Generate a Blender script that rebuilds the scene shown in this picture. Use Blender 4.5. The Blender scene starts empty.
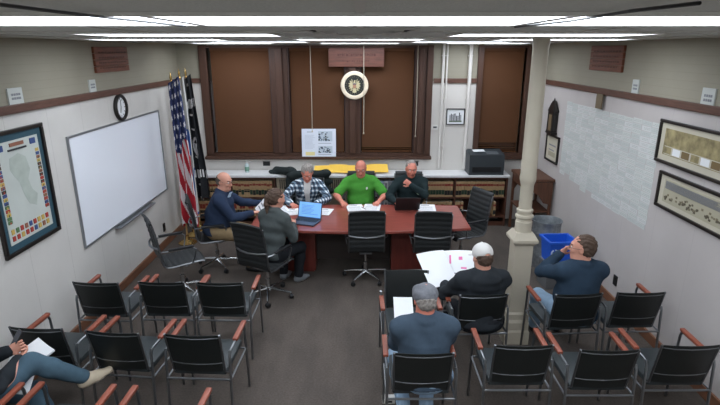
import bpy, bmesh, math, random
import numpy as np
from mathutils import Vector, Matrix
random.seed(7)
C = bpy.context.scene.collection
R = math.radians
PI = math.pi

# ------------------------------------------------------------------ materials
def lin(c):
    return tuple(((v/255)/12.92 if v/255 <= .04045 else ((v/255+.055)/1.055)**2.4) for v in c)+(1,)
MATS = {}
def mat(name, rgb, rough=.6, metal=0, var=0, scale=8, bump=0, bscale=60, emit=0, stretch=None, spec=.5, coat=0):
    if name in MATS: return MATS[name]
    m = bpy.data.materials.new(name); m.use_nodes = True
    nt = m.node_tree; b = nt.nodes['Principled BSDF']
    b.inputs['Base Color'].default_value = lin(rgb)
    b.inputs['Roughness'].default_value = rough; b.inputs['Metallic'].default_value = metal
    b.inputs['Specular IOR Level'].default_value = spec; b.inputs['Coat Weight'].default_value = coat
    tc = nt.nodes.new('ShaderNodeTexCoord'); mp = nt.nodes.new('ShaderNodeMapping')
    nt.links.new(tc.outputs['Object'], mp.inputs['Vector'])
    if stretch: mp.inputs['Scale'].default_value = stretch
    if var:
        n = nt.nodes.new('ShaderNodeTexNoise'); n.inputs['Scale'].default_value = scale; n.inputs['Detail'].default_value = 5
        nt.links.new(mp.outputs[0], n.inputs['Vector'])
        r = nt.nodes.new('ShaderNodeValToRGB'); l = lin(rgb)
        r.color_ramp.elements[0].position = .3; r.color_ramp.elements[1].position = .7
        r.color_ramp.elements[0].color = tuple(x*(1-var) for x in l[:3])+(1,)
        r.color_ramp.elements[1].color = tuple(min(1, x*(1+var)) for x in l[:3])+(1,)
        nt.links.new(n.outputs['Fac'], r.inputs['Fac']); nt.links.new(r.outputs['Color'], b.inputs['Base Color'])
    if bump:
        n = nt.nodes.new('ShaderNodeTexNoise'); n.inputs['Scale'].default_value = bscale; n.inputs['Detail'].default_value = 3
        nt.links.new(mp.outputs[0], n.inputs['Vector'])
        bp = nt.nodes.new('ShaderNodeBump'); bp.inputs['Strength'].default_value = bump; bp.inputs['Distance'].default_value = .01
        nt.links.new(n.outputs['Fac'], bp.inputs['Height']); nt.links.new(bp.outputs['Normal'], b.inputs['Normal'])
    if emit:
        b.inputs['Emission Color'].default_value = lin(rgb); b.inputs['Emission Strength'].default_value = emit
    MATS[name] = m; return m

def stripes_mat(name, rgb, line, axis, period, width, rough=.7, bump=.25, brick=False):
    """painted surface with recessed seams every `period` metres along an object axis"""
    m = mat(name, rgb, rough, var=.03, scale=3); nt = m.node_tree; b = nt.nodes['Principled BSDF']
    tc = nt.nodes.new('ShaderNodeTexCoord'); sp = nt.nodes.new('ShaderNodeSeparateXYZ')
    nt.links.new(tc.outputs['Object'], sp.inputs[0])
    md = nt.nodes.new('ShaderNodeMath'); md.operation = 'PINGPONG'; md.inputs[1].default_value = period/2
    nt.links.new(sp.outputs[axis], md.inputs[0])
    lt = nt.nodes.new('ShaderNodeMath'); lt.operation = 'LESS_THAN'; lt.inputs[1].default_value = width
    nt.links.new(md.outputs[0], lt.inputs[0])
    mx = nt.nodes.new('ShaderNodeMix'); mx.data_type = 'RGBA'
    src = b.inputs['Base Color'].links[0].from_socket
    nt.links.new(lt.outputs[0], mx.inputs[0]); nt.links.new(src, mx.inputs[6]); mx.inputs[7].default_value = lin(line)
    nt.links.new(mx.outputs[2], b.inputs['Base Color'])
    return m

def plaid_mat():
    m = mat('plaid', (48, 62, 78), .85); nt = m.node_tree; b = nt.nodes['Principled BSDF']
    tc = nt.nodes.new('ShaderNodeTexCoord'); sp = nt.nodes.new('ShaderNodeSeparateXYZ'); nt.links.new(tc.outputs['Object'], sp.inputs[0])
    ad = nt.nodes.new('ShaderNodeMath'); ad.operation = 'ADD'; nt.links.new(sp.outputs[0], ad.inputs[0]); nt.links.new(sp.outputs[1], ad.inputs[1])
    def band(sock, per, w):
        p = nt.nodes.new('ShaderNodeMath'); p.operation = 'PINGPONG'; p.inputs[1].default_value = per/2; nt.links.new(sock, p.inputs[0])
        l = nt.nodes.new('ShaderNodeMath'); l.operation = 'LESS_THAN'; l.inputs[1].default_value = w/2; nt.links.new(p.outputs[0], l.inputs[0]); return l.outputs[0]
    a = band(ad.outputs[0], .07, .028); c = band(sp.outputs[2], .07, .028)
    s = nt.nodes.new('ShaderNodeMath'); s.operation = 'ADD'; nt.links.new(a, s.inputs[0]); nt.links.new(c, s.inputs[1])
    d = nt.nodes.new('ShaderNodeMath'); d.operation = 'DIVIDE'; d.inputs[1].default_value = 2; nt.links.new(s.outputs[0], d.inputs[0])
    r = nt.nodes.new('ShaderNodeValToRGB'); r.color_ramp.elements[0].color = lin((38, 50, 68)); r.color_ramp.elements[1].color = lin((225, 232, 236))
    e = r.color_ramp.elements.new(.5); e.color = lin((100, 122, 140)); r.color_ramp.interpolation = 'CONSTANT'
    r.color_ramp.elements[1].position = .4; r.color_ramp.elements[2].position = .9
    nt.links.new(d.outputs[0], r.inputs[0]); nt.links.new(r.outputs[0], b.inputs['Base Color'])
    return m

carpet = mat('carpet', (94, 87, 82), .95, var=.16, scale=55, bump=.5, bscale=220, spec=.1)
def carpet_patches(m):
    nt = m.node_tree; b = nt.nodes['Principled BSDF']; src = b.inputs['Base Color'].links[0].from_socket
    tc = nt.nodes.new('ShaderNodeTexCoord'); n = nt.nodes.new('ShaderNodeTexNoise'); n.inputs['Scale'].default_value = 3.5; n.inputs['Detail'].default_value = 6
    mp = nt.nodes.new('ShaderNodeMapping'); mp.inputs['Scale'].default_value = (1, .35, 1)
    nt.links.new(tc.outputs['Object'], mp.inputs[0]); nt.links.new(mp.outputs[0], n.inputs[0])
    r = nt.nodes.new('ShaderNodeValToRGB'); r.color_ramp.elements[0].position = .35; r.color_ramp.elements[1].position = .7
    r.color_ramp.elements[0].color = (.82, .82, .82, 1); r.color_ramp.elements[1].color = (1.15, 1.13, 1.1, 1)
    nt.links.new(n.outputs['Fac'], r.inputs[0])
    mx = nt.nodes.new('ShaderNodeMix'); mx.data_type = 'RGBA'; mx.blend_type = 'MULTIPLY'; mx.inputs[0].default_value = 1
    nt.links.new(src, mx.inputs[6]); nt.links.new(r.outputs[0], mx.inputs[7]); nt.links.new(mx.outputs[2], b.inputs['Base Color'])
carpet_patches(carpet)
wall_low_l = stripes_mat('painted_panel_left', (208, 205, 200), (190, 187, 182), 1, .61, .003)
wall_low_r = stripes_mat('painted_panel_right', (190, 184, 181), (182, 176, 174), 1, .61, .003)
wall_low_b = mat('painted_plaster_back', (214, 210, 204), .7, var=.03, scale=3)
wall_up = stripes_mat('painted_block_beige', (152, 147, 131), (147, 142, 126), 2, .075, .003)
ceil_m = mat('ceiling_tile', (204, 205, 198), .9, var=.08, scale=90, bump=.3, bscale=120)
grid_m = mat('ceiling_grid', (200, 198, 192), .6)
wood_trim = mat('brown_trim', (92, 62, 50), .5, var=.2, scale=6, stretch=(1, 1, 9))
wood_base = mat('baseboard_wood', (124, 84, 62), .5, var=.2, scale=5)
win_frame = mat('window_wood', (72, 46, 33), .55, var=.18, scale=5, stretch=(8, 8, .6))
win_dark = mat('window_wood_dark', (58, 38, 32), .5)
blind_m = mat('blind_slats', (92, 60, 38), .65, spec=.15)
night = mat('night_glass', (20, 20, 26), .08)
mahog = mat('mahogany_table', (140, 70, 60), .28, var=.22, scale=4, stretch=(1, 7, 1), coat=.25)
mahog_d = mat('mahogany_panel', (112, 50, 42), .4, var=.22, scale=4, stretch=(5, 5, 1))
oak_dark = mat('stained_oak', (92, 58, 40), .5, var=.25, scale=5, stretch=(6, 6, 1))
case_w = mat('bookcase_wood', (84, 52, 38), .5, var=.2, scale=5, stretch=(1, 6, 6))
arm_wood = mat('chair_arm_wood', (140, 76, 58), .4, var=.15, scale=8)
plaque_m = mat('plaque_wood', (112, 62, 40), .5, var=.3, scale=5, stretch=(1, 1, 8))
groove = mat('carved_groove', (78, 42, 30), .7)
black_v = mat('black_vinyl', (22, 26, 25), .45, bump=.08, bscale=90)
seat_v = mat('seat_vinyl', (52, 58, 60), .45, bump=.08, bscale=90)
mesh_b = mat('black_mesh', (34, 37, 38), .6, bump=.2, bscale=300)
plast_b = mat('black_plastic', (26, 27, 29), .4)
chrome = mat('chrome', (205, 207, 208), .22, 1)
steel = mat('brushed_steel', (140, 143, 146), .35, 1)
brass = mat('brass', (208, 176, 112), .25, 1)
galv = mat('galvanised_steel', (150, 156, 160), .45, .7, var=.2, scale=25)
paper = mat('paper', (232, 234, 236), .8)
ink = mat('ink_grey', (134, 136, 142), .8)
dark_ink = mat('dark_ink', (50, 52, 56), .8)
cream = mat('cream_paint', (188, 180, 162), .5, var=.03)
counter_m = mat('counter_laminate', (222, 222, 222), .4, var=.03, scale=10)
white_pl = mat('white_plastic', (225, 224, 218), .4)
yellow = mat('yellow_envelope', (240, 196, 80), .7)
blue_pl = mat('blue_plastic', (32, 92, 205), .4)
skin_l = mat('skin_fair', (208, 150, 128), .55, var=.06, scale=12)
skin_r = mat('skin_ruddy', (206, 128, 108), .5, var=.08, scale=12)
lip = mat('lips', (165, 92, 84), .5)
eye_w = mat('eye_white', (225, 222, 216), .3)
iris = mat('iris', (50, 42, 36), .3)
hair_gray = mat('hair_grey', (138, 132, 126), .8, var=.3, scale=60)
hair_br = mat('hair_brown', (78, 60, 48), .75, var=.3, scale=60)
hair_dk = mat('hair_dark_grey', (88, 78, 70), .8, var=.3, scale=60)
lens_m = mat('dark_rim', (30, 28, 28), .3)
wb_m = mat('whiteboard_surface', (238, 242, 250), .12)
alu = mat('aluminium_trim', (156, 160, 164), .35, .8)
books_tan = mat('tan_cloth_binding', (178, 148, 108), .7, var=.12, scale=30)
book_red = mat('red_label_band', (128, 48, 36), .6)
book_blk = mat('black_label_band', (34, 32, 28), .6)
book_grn = mat('green_label_band', (44, 62, 44), .6)
book_pg = mat('book_pages', (190, 178, 152), .8)
rad_m = mat('radiator_beige', (150, 138, 118), .5)
rad_d = mat('radiator_slot', (38, 34, 30), .7)
frame_blk = mat('frame_black', (32, 28, 26), .35)
matte = mat('mat_board', (196, 190, 172), .8)
tan_photo = mat('tan_photo', (150, 138, 100), .7, var=.4, scale=14)
diff_m = mat('fluorescent_diffuser', (236, 244, 255), .5, emit=9.0)

# ------------------------------------------------------------------ mesh builder
class MB:
    def __init__(s): s.v = []; s.f = []; s.mi = []; s.m = 0; s.M = Matrix()
    def add(s, vs, fs):
        o = len(s.v); s.v += [tuple(s.M @ Vector(p)) for p in vs]
        s.f += [tuple(i+o for i in f) for f in fs]; s.mi += [s.m]*len(fs); return s
    def box(s, a, b, bev=0):
        x0, y0, z0 = [min(p, q) for p, q in zip(a, b)]; x1, y1, z1 = [max(p, q) for p, q in zip(a, b)]
        if not bev:
            vs = [(x, y, z) for z in (z0, z1) for y in (y0, y1) for x in (x0, x1)]
            return s.add(vs, [(0, 2, 3, 1), (4, 5, 7, 6), (0, 1, 5, 4), (2, 6, 7, 3), (0, 4, 6, 2), (1, 3, 7, 5)])
        bm = bmesh.new(); bmesh.ops.create_cube(bm, size=1)
        for v in bm.verts: v.co = Vector(((x0+x1)/2+v.co.x*(x1-x0), (y0+y1)/2+v.co.y*(y1-y0), (z0+z1)/2+v.co.z*(z1-z0)))
        bmesh.ops.bevel(bm, geom=bm.edges[:], offset=bev, segments=2, affect='EDGES', profile=.6)
        bm.verts.index_update()
        s.add([tuple(v.co) for v in bm.verts], [tuple(v.index for v in f.verts) for f in bm.faces]); bm.free(); return s
    def tube(s, pts, r, n=8, caps=True):
        pts = [Vector(p) for p in pts]; rr = r if isinstance(r, (list, tuple)) else [r]*len(pts)
        vs = []; up = None
        for i, p in enumerate(pts):
            t = (pts[min(i+1, len(pts)-1)]-pts[max(i-1, 0)]).normalized()
            if up is None:
                up = Vector((0, 0, 1)) if abs(t.z) < .9 else Vector((1, 0, 0))
            a = (up - t*up.dot(t)).normalized(); up = a; b = t.cross(a)
            for k in range(n):
                q = 2*PI*k/n; vs.append(tuple(p+(a*math.cos(q)+b*math.sin(q))*rr[i]))
        fs = [(i*n+k, i*n+(k+1) % n, (i+1)*n+(k+1) % n, (i+1)*n+k) for i in range(len(pts)-1) for k in range(n)]
        if caps: fs += [tuple(range(n))[::-1], tuple((len(pts)-1)*n+k for k in range(n))]
        return s.add(vs, fs)
    def lathe(s, prof, n=24, c=(0, 0, 0), caps=True):
        vs = [(c[0]+r*math.cos(2*PI*k/n), c[1]+r*math.sin(2*PI*k/n), c[2]+z) for r, z in prof for k in range(n)]
        fs = [(i*n+k, i*n+(k+1) % n, (i+1)*n+(k+1) % n, (i+1)*n+k) for i in range(len(prof)-1) for k in range(n)]
        if caps: fs += [tuple(range(n))[::-1], tuple((len(prof)-1)*n+k for k in range(n))]
        return s.add(vs, fs)
    def prism(s, poly, z0, z1):
        n = len(poly)
        vs = [(x, y, z0) for x, y in poly]+[(x, y, z1) for x, y in poly]
        return s.add(vs, [tuple(range(n))[::-1], tuple(range(n, 2*n))]+[(i, (i+1) % n, (i+1) % n+n, i+n) for i in range(n)])
    def build(s, name, mats, parent=None, smooth=False, loc=None):
        me = bpy.data.meshes.new(name); me.from_pydata(s.v, [], s.f)
        if not isinstance(mats, (list, tuple)): mats = [mats]
        for m in mats: me.materials.append(m)
        me.polygons.foreach_set('material_index', s.mi)
        bm = bmesh.new(); bm.from_mesh(me); bmesh.ops.recalc_face_normals(bm, faces=bm.faces[:])
        bm.to_mesh(me); bm.free()
        if smooth:
            me.polygons.foreach_set('use_smooth', [True]*len(me.polygons)); me.set_sharp_from_angle(angle=R(38))
        o = bpy.data.objects.new(name, me); C.objects.link(o)
        if parent: o.parent = parent
        if loc: o.location = loc
        return o

def tag(o, label=None, cat=None, group=None, kind=None):
    if label: o['label'] = label
    if cat: o['category'] = cat
    if group: o['group'] = group
    if kind: o['kind'] = kind
    return o
def thing(name, label, cat, loc=(0, 0, 0), rz=0, group=None):
    o = bpy.data.objects.new(name, None); C.objects.link(o); o.empty_display_size = .1
    o.location = loc; o.rotation_euler = (0, 0, rz); return tag(o, label, cat, group)
def struct(o): o['kind'] = 'structure'; return o
def dup(root, loc, rz, label=None, group=None):
    def cp(o, par):
        c = o.copy(); C.objects.link(c)
        if par: c.parent = par
        for k in list(o.children): cp(k, c)
        return c
    r = cp(root, None); r.location = loc; r.rotation_euler = (0, 0, rz)
    if label: r['label'] = label
    if group: r['group'] = group
    return r

# ------------------------------------------------------------------ room
XL, XR, YB, YF, ZC = -3.0, 3.0, 8.6, -1.2, 3.0
struct(MB().box((XL-.1, YF-.1, -.1), (XR+.1, YB+.1, 0)).build('floor', carpet))
struct(MB().box((XL-.1, YF-.1, ZC), (XR+.1, YB+.1, ZC+.1)).build('ceiling', ceil_m))
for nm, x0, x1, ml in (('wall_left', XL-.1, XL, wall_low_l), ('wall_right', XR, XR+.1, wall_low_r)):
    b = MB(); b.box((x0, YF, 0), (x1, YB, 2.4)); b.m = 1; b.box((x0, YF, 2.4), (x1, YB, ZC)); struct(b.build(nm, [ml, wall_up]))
# back wall with two openings
b = MB()
WG = (-2.50, 1.10, 1.20, 2.93); WR = (2.02, 2.72, 1.20, 2.93)
for x0, x1, z0, z1 in ((XL, WG[0], 0, ZC), (WG[1], WR[0], 0, ZC), (WR[1], XR, 0, ZC), (WG[0], WG[1], 0, WG[2]), (WR[0], WR[1], 0, WR[2]), (WG[0], WG[1], WG[3], ZC), (WR[0], WR[1], WR[3], ZC)):
    if z0 == 0 and z1 == ZC:
        b.m = 0; b.box((x0, YB, 0), (x1, YB+.3, 2.4)); b.m = 1; b.box((x0, YB, 2.4), (x1, YB+.3, ZC))
    else: b.m = 0; b.box((x0, YB, z0), (x1, YB+.3, z1))
struct(b.build('wall_back', [wall_low_b, wall_up]))
struct(MB().box((XL-.1, YF-.1, 0), (XR+.1, YF, ZC)).build('wall_front', wall_low_b))
def rail(name, a, b_, z, h, m): struct(MB().box((a[0], a[1], z-h/2), (b_[0], b_[1], z+h/2), .008).build(name, m))
rail('trim_1', (XL, YF), (XL+.035, YB), 2.41, .075, wood_trim)
rail('trim_2', (XR-.035, YF), (XR, YB), 2.41, .075, wood_trim)
rail('trim_3', (XL+.035, YB-.03), (-2.64, YB), 2.41, .075, wood_trim)
rail('trim_4', (1.22, YB-.03), (1.93, YB), 2.41, .075, wood_trim)
rail('trim_5', (2.79, YB-.03), (XR-.035, YB), 2.41, .075, wood_trim)
rail('baseboard_left', (XL, YF), (XL+.025, YB), .055, .11, wood_base)
rail('baseboard_right', (XR-.025, YF), (XR, YB), .055, .11, wood_base)
# ceiling grid (T bars)
b = MB()
y = -.85
while y < YB:
    b.box((XL, y-.012, ZC-.006), (XR, y+.012, ZC)); y += 1.3
for i in range(-2, 3): b.box((i*1.22-.012, YF, ZC-.005), (i*1.22+.012, YB, ZC))
struct(b.build('trim_6', grid_m))

def window(name, x0, x1, fr0, fr1, z0, z1, blinds, mull):
    b = MB(); Y0 = YB-.05
    b.box((fr0, Y0, z0-.02), (x0, YB+.1, z1+.04), .01); b.box((x1, Y0, z0-.02), (fr1, YB+.1, z1+.04), .01)
    b.box((x0, Y0, z1), (x1, YB+.1, z1+.04))
    fo = struct(b.build(name, win_frame))
    b = MB(); b.box((fr0-.02, YB-.11, z0-.10), (fr1+.02, YB+.1, z0-.05), .008); b.box((fr0, YB-.04, z0-.05), (fr1, YB+.1, z0), .005)
    b.build('window_sill', win_frame, fo)
    for m0, m1 in mull:
        b = MB(); b.box((m0, Y0+.02, z0), (m1, YB+.1, z1), .01)
        w = (m1-m0); b.box((m0+w*.28, Y0-.03, z0), (m1-w*.28, Y0+.02, z1), .012)
        b.m = 1; b.box((m0-.02, Y0+.035, z0), (m0, YB+.1, z1)); b.box((m1, Y0+.035, z0), (m1+.02, YB+.1, z1))
        b.build('mullion', [win_frame, win_dark], fo)
    for b0, b1, zb in blinds:
        g = MB(); g.box((b0, YB+.12, z0), (b1, YB+.13, z1)); g.build('window_glass', night, fo)
        s = MB(); s.box((b0+.01, YB+.02, z1-.05), (b1-.01, YB+.07, z1), .004)
        z = z1-.06
        while z > z0+.02:
            ang = 68 if z > zb else 25
            dy = .0125*math.cos(R(ang)); dz = .0125*math.sin(R(ang))
            s.add([(b0+.01, YB+.045-dy, z-dz), (b1-.01, YB+.045-dy, z-dz), (b1-.01, YB+.045+dy, z+dz), (b0+.01, YB+.045+dy, z+dz),
                   (b0+.01, YB+.0465-dy, z-dz+.001), (b1-.01, YB+.0465-dy, z-dz+.001), (b1-.01, YB+.0465+dy, z+dz+.001), (b0+.01, YB+.0465+dy, z+dz+.001)],
                  [(0, 1, 2, 3), (7, 6, 5, 4), (0, 4, 5, 1), (2, 6, 7, 3), (0, 3, 7, 4), (1, 5, 6, 2)])
            z -= .0205 if z > zb else .03
        s.box((b0+.01, YB+.03, z0+.002), (b1-.01, YB+.06, z0+.02), .003)
        s.build('blind', blind_m, fo)
    return fo
window('window_1', WG[0], WG[1], -2.63, 1.20, 1.20, 2.93, [(-2.47, -1.49, 1.2), (-1.17, -.26, 1.2), (.02, .90, 1.3)], [(-1.47, -1.19), (-.24, 0.0), (.92, 1.09)])
window('window_2', WR[0], WR[1], 1.93, 2.79, 1.20, 2.93, [(2.03, 2.71, 1.38)], [])

# wall pipes and plates at the back
for x, r, lb in ((1.36, .022, 'thin white painted pipe running up the wall beside the wide window'), (1.42, .014, 'thinnest white pipe, just right of the pipe beside the wide window'), (1.80, .03, 'thicker white pipe running up the wall right of the small photograph')):
    b = MB(); b.tube([(x, YB-.05, .93), (x, YB-.05, ZC)], r, 12)
    for z in (1.3, 2.1, 2.8): b.box((x-r-.008, YB-.05, z), (x+r+.008, YB, z+.015))
    tag(b.build('pipe', wall_low_b, smooth=True), lb, 'pipe')
def picture(name, label, cat, side, c, w, h, fw, fmat, parts, depth=.03, group=None):
    """framed thing flat on a wall; side 'L','R','B'; c=(along, z); parts(b) adds art in local x (rightwards as seen), z; front is at y=0 looking -y"""
    if side == 'L': loc = (XL, c[0], c[1]); rz = PI/2
    elif side == 'R': loc = (XR, c[0], c[1]); rz = -PI/2
    else: loc = (c[0], YB, c[1]); rz = 0
    t = thing(name, label, cat, loc, rz, group)
    if fw:
        b = MB()
        for a, e in (((-w/2, -h/2), (w/2, -h/2+fw)), ((-w/2, h/2-fw), (w/2, h/2)), ((-w/2, -h/2+fw), (-w/2+fw, h/2-fw)), ((w/2-fw, -h/2+fw), (w/2, h/2-fw))):
            b.box((a[0], -depth, a[1]), (e[0], -.001, e[1]), min(.006, fw/4))
        b.build('frame', fmat, t)
    parts(t, w-2*fw, h-2*fw, depth); return t
def flat(t, name, m, x0, z0, x1, z1, y=.012, th=.004, rects=None):
    b = MB(); b.box((x0, -y, z0), (x1, -y+th+.003, z1)); mats = [m]
    for ri, (mm, a0, c0, a1, c1) in enumerate(rects or []):
        if mm not in mats: mats.append(mm)
        b.m = mats.index(mm); b.box((a0, -y-.0012-.00008*ri, c0), (a1, -y+.0005, c1))
    return b.build(name, mats, t)

# clock
t = thing('wall_clock', 'round dark-rimmed wall clock with white face above the whiteboard', 'clock', (XL, 6.38, 2.21), PI/2)
b = MB(); b.M = Matrix.Rotation(PI/2, 4, 'X')
b.lathe([(.125, .001), (.16, .001), (.165, .03), (.15, .045), (.128, .04), (.122, .02), (.125, .001)], 36, caps=False); b.build('rim', frame_blk, t, True)
b = MB(); b.M = Matrix.Rotation(PI/2, 4, 'X'); b.lathe([(.126, .004), (.126, .018)], 36); b.build('clock_face', paper, t)
b = MB()
for k in range(12):
    a = k*PI/6; b.M = Matrix.Rotation(a, 4, 'Y'); b.box((-.004, -.0205, .095), (.004, -.018, .115))
b.build('hour_marks', dark_ink, t)
for ang, L, w in ((200, .065, .006), (5, .095, .004)):
    b = MB(); b.M = Matrix.Rotation(R(ang), 4, 'Y'); b.box((-w, -.024, -.015), (w, -.021, L)); b.build('clock_hand', frame_blk, t)

# plaques
def plaque(t, w, h, d):
    b = MB(); n = 4
    for i in range(n): b.box((-w/2, -.03, -h/2+i*h/n+.002), (w/2, -.0002, -h/2+(i+1)*h/n-.002), .004)
    b.build('board', plaque_m, t)
    b = MB()
    rr = random.Random(w*100)
    for z in (h*.28, h*.08, -h*.12, -h*.32):
        x = -w*.4
        while x < w*.38:
            q = rr.uniform(.02, .07); b.box((x, -.0315, z-.008), (x+q, -.0295, z+.008)); x += q+.02
    b.build('carving', groove, t)
picture('wood_plaque', 'brown wooden plaque high on the left wall above the clock', 'plaque', 'L', (6.32, 2.79), .84, .29, 0, None, plaque)
picture('wood_plaque', 'brown wooden plaque high on the right wall above the paper sheets', 'plaque', 'R', (6.37, 2.80), .84, .30, 0, None, plaque)
def signboard(t, w, h, d):
    b = MB(); b.box((-w/2, -.112, -h/2), (w/2, -.087, h/2), .006); b.box((-.06, -.087, -.1), (.06, -.0805, .1)); b.build('board', mat('red_sign_wood', (98, 58, 46), .5, var=.25, scale=5, stretch=(1, 1, 8)), t)
    b = MB(); rr = random.Random(4)
    for z, s, x0, x1 in ((.045, .022, -.3, .3), (-.055, .016, -.22, .22)):
        x = x0
        while x < x1:
            q = rr.uniform(.018, .032); b.box((x, -.1134, z-s), (x+.006, -.111, z+s)); b.box((x, -.1134, z+s*rr.choice((-.9, 0, .8))-.003), (x+q, -.111, z+s*.2+.004)); x += q+.012
    b.build('carved_letters', groove, t)
picture('wooden_sign', 'long carved wooden sign mounted at the top of the window mullion', 'sign', 'B', (-.06, 2.78), .90, .29, 0, None, signboard)

# seal
t = thing('round_seal', 'round seal with gold rim and eagle emblem hung on window mullion', 'seal', (-.09, YB-.085, 2.34), 0)
b = MB(); b.M = Matrix.Rotation(PI/2, 4, 'X')
b.lathe([(.16, .0), (.222, .0), (.228, .015), (.215, .03), (.17, .030), (.163, .02), (.16, 0)], 48, caps=False); b.build('rim', mat('pale_gold', (236, 222, 198), .4), t, True)
b = MB(); b.M = Matrix.Rotation(PI/2, 4, 'X'); b.lathe([(.163, .002), (.163, .018)], 40); b.build('disc', mat('seal_black', (28, 32, 30), .5), t)
gold = mat('eagle_gold', (206, 196, 156), .5)
b = MB()
b.M = Matrix.Translation((0, -.022, 0)) @ Matrix.Rotation(PI/2, 4, 'X')
b.prism([(-.022, .045), (.022, .045), (.03, 0), (.018, -.05), (0, -.065), (-.018, -.05), (-.03, 0)], 0, .008)      # body / shield
b.prism([(-.014, .04), (-.012, .075), (.004, .085), (.024, .07), (.008, .062), (.014, .04)], 0, .009)              # head
for s in (-1, 1):
    for i in range(6):
        a = R(70-i*24); L = .095-.004*i
        b.prism([(s*.02, .02-i*.008), (s*(.02+L*math.cos(a)*.55), .03-i*.008+L*math.sin(a)*.55+.012), (s*(.02+L*math.cos(a)), .02-i*.01+L*math.sin(a)), (s*(.02+L*math.cos(a)*.6), .012-i*.01+L*math.sin(a)*.5-.004)], 0, .006)
    b.prism([(s*.01, -.04), (s*.05, -.075), (s*.085, -.07), (s*.055, -.088), (s*.02, -.06)], 0, .006)
b.prism([(-.025, -.06), (.025, -.06), (.035, -.11), (0, -.12), (-.035, -.11)], 0, .006)
b.m = 1
for i in range(-2, 3): b.prism([(i*.01-.003, -.05+abs(i)*.006), (i*.01+.003, -.05+abs(i)*.006), (i*.01+.003, .015), (i*.01-.003, .015)], .008, .011)
b.m = 2; b.prism([(-.026, .015), (.026, .015), (.026, .033), (-.026, .033)], .008, .012)
b.m = 0
for i in range(24):
    a = i*PI/12; b.prism([(.138*math.cos(a)-.004, .138*math.sin(a)-.004), (.138*math.cos(a)+.004, .138*math.sin(a)-.004), (.138*math.cos(a), .138*math.sin(a)+.005)], 0, .004)
b.build('eagle_emblem', [gold, mat('seal_red', (150, 60, 50), .6), mat('seal_blue', (50, 62, 100), .6)], t)

# paper notices on upper walls
def notice(t, w, h, d):
    r = [(ink, x*w, z*h, (x+.13)*w, (z+.13)*h) for z in (.06, -.16) for x in (-.3, -.13, .04, .2)]
    flat(t, 'notice_sheet', mat('notice_grey', (198, 202, 198), .8), -w/2, -h/2, w/2, h/2, .014, .010, r)
for side, y, z, w, h, lb in (('L', 4.47, 2.51, .19, .15, 'white notice box on left wall above the framed map'), ('L', 5.79, 2.51, .14, .14, 'small white notice box on left wall left of the clock'),
                       ('R', 5.62, 2.51, .13, .16, 'small white notice box on right wall above the paper sheets'), ('R', 4.42, 2.50, .17, .17, 'white notice box on right wall above the panoramic pictures')):
    picture('notice_box', lb, 'sign', side, (y, z), w, h, 0, None, notice, group=None)
# small things on the back wall
def photo_art(t, w, h, d):
    rr = random.Random(3); rc = []
    for i in range(9):
        x = -w*.36+i*w*.08; rc.append((dark_ink if i % 2 else ink, x, -h*.28, x+w*.06, h*rr.uniform(.05, .32)))
    rc.append((mat('photo_green', (96, 110, 92), .8), -w*.38, -h*.38, w*.38, -h*.28))
    flat(t, 'photograph', paper, -w/2, -h/2, w/2, h/2, .014, .01, rc)
picture('framed_photograph', 'small framed photograph on back wall between the pipes', 'picture', 'B', (1.61, 1.82), .31, .27, .014, frame_blk, photo_art)
def plate(t, w, h, d):
    flat(t, 'cover_plate', white_pl, -w/2, -h/2, w/2, h/2, .02, .018, [(dark_ink, -w*.28, -h*.15, w*.28, h*.2)])
picture('wall_plate', 'small white thermostat plate beside the wide window frame', 'wall plate', 'B', (1.27, 1.64), .11, .08, 0, None, plate)
def outlet(t, w, h, d):
    flat(t, 'cover_plate', plast_b, -w/2, -h/2, w/2, h/2, .012, .01, [(rad_d, -w*.3, h*.05, -w*.05, h*.3), (rad_d, w*.05, h*.05, w*.3, h*.3)])
picture('power_outlet', 'black power outlet on back wall behind the dark coat', 'outlet', 'B', (-1.62, 1.01), .12, .075, 0, None, outlet)
picture('power_outlet', 'black power outlet on back wall behind the man in dark pullover', 'outlet', 'B', (.95, 1.01), .12, .075, 0, None, outlet)
picture('power_outlet', 'black power outlet low on the right wall beside the empty chair', 'outlet', 'R', (5.42, .31), .075, .12, 0, None, outlet)
picture('power_outlet', 'black power outlet low on the left wall behind the empty office chair', 'outlet', 'L', (7.3, .30), .075, .12, 0, None, outlet)

# whiteboard
t = thing('whiteboard', 'large white dry-erase board with grey trim on the left wall', 'whiteboard', (XL, 6.34, 1.44), PI/2)
W, Hh = 2.44, 1.22
b = MB()
for a, e in (((-W/2, -Hh/2), (W/2, -Hh/2+.02)), ((-W/2, Hh/2-.02), (W/2, Hh/2)), ((-W/2, -Hh/2+.02), (-W/2+.02, Hh/2-.02)), ((W/2-.02, -Hh/2+.02), (W/2, Hh/2-.02))):
    b.box((a[0], -.025, a[1]), (e[0], -.001, e[1]), .003)
b.build('frame', alu, t)
MB().box((-W/2+.02, -.015, -Hh/2+.02), (W/2-.02, -.001, Hh/2-.02)).build('writing_surface', wb_m, t)
MB().box((-.5, -.08, -Hh/2-.035), (.58, -.002, -Hh/2-.015), .004).build('marker_tray', alu, t)

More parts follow.
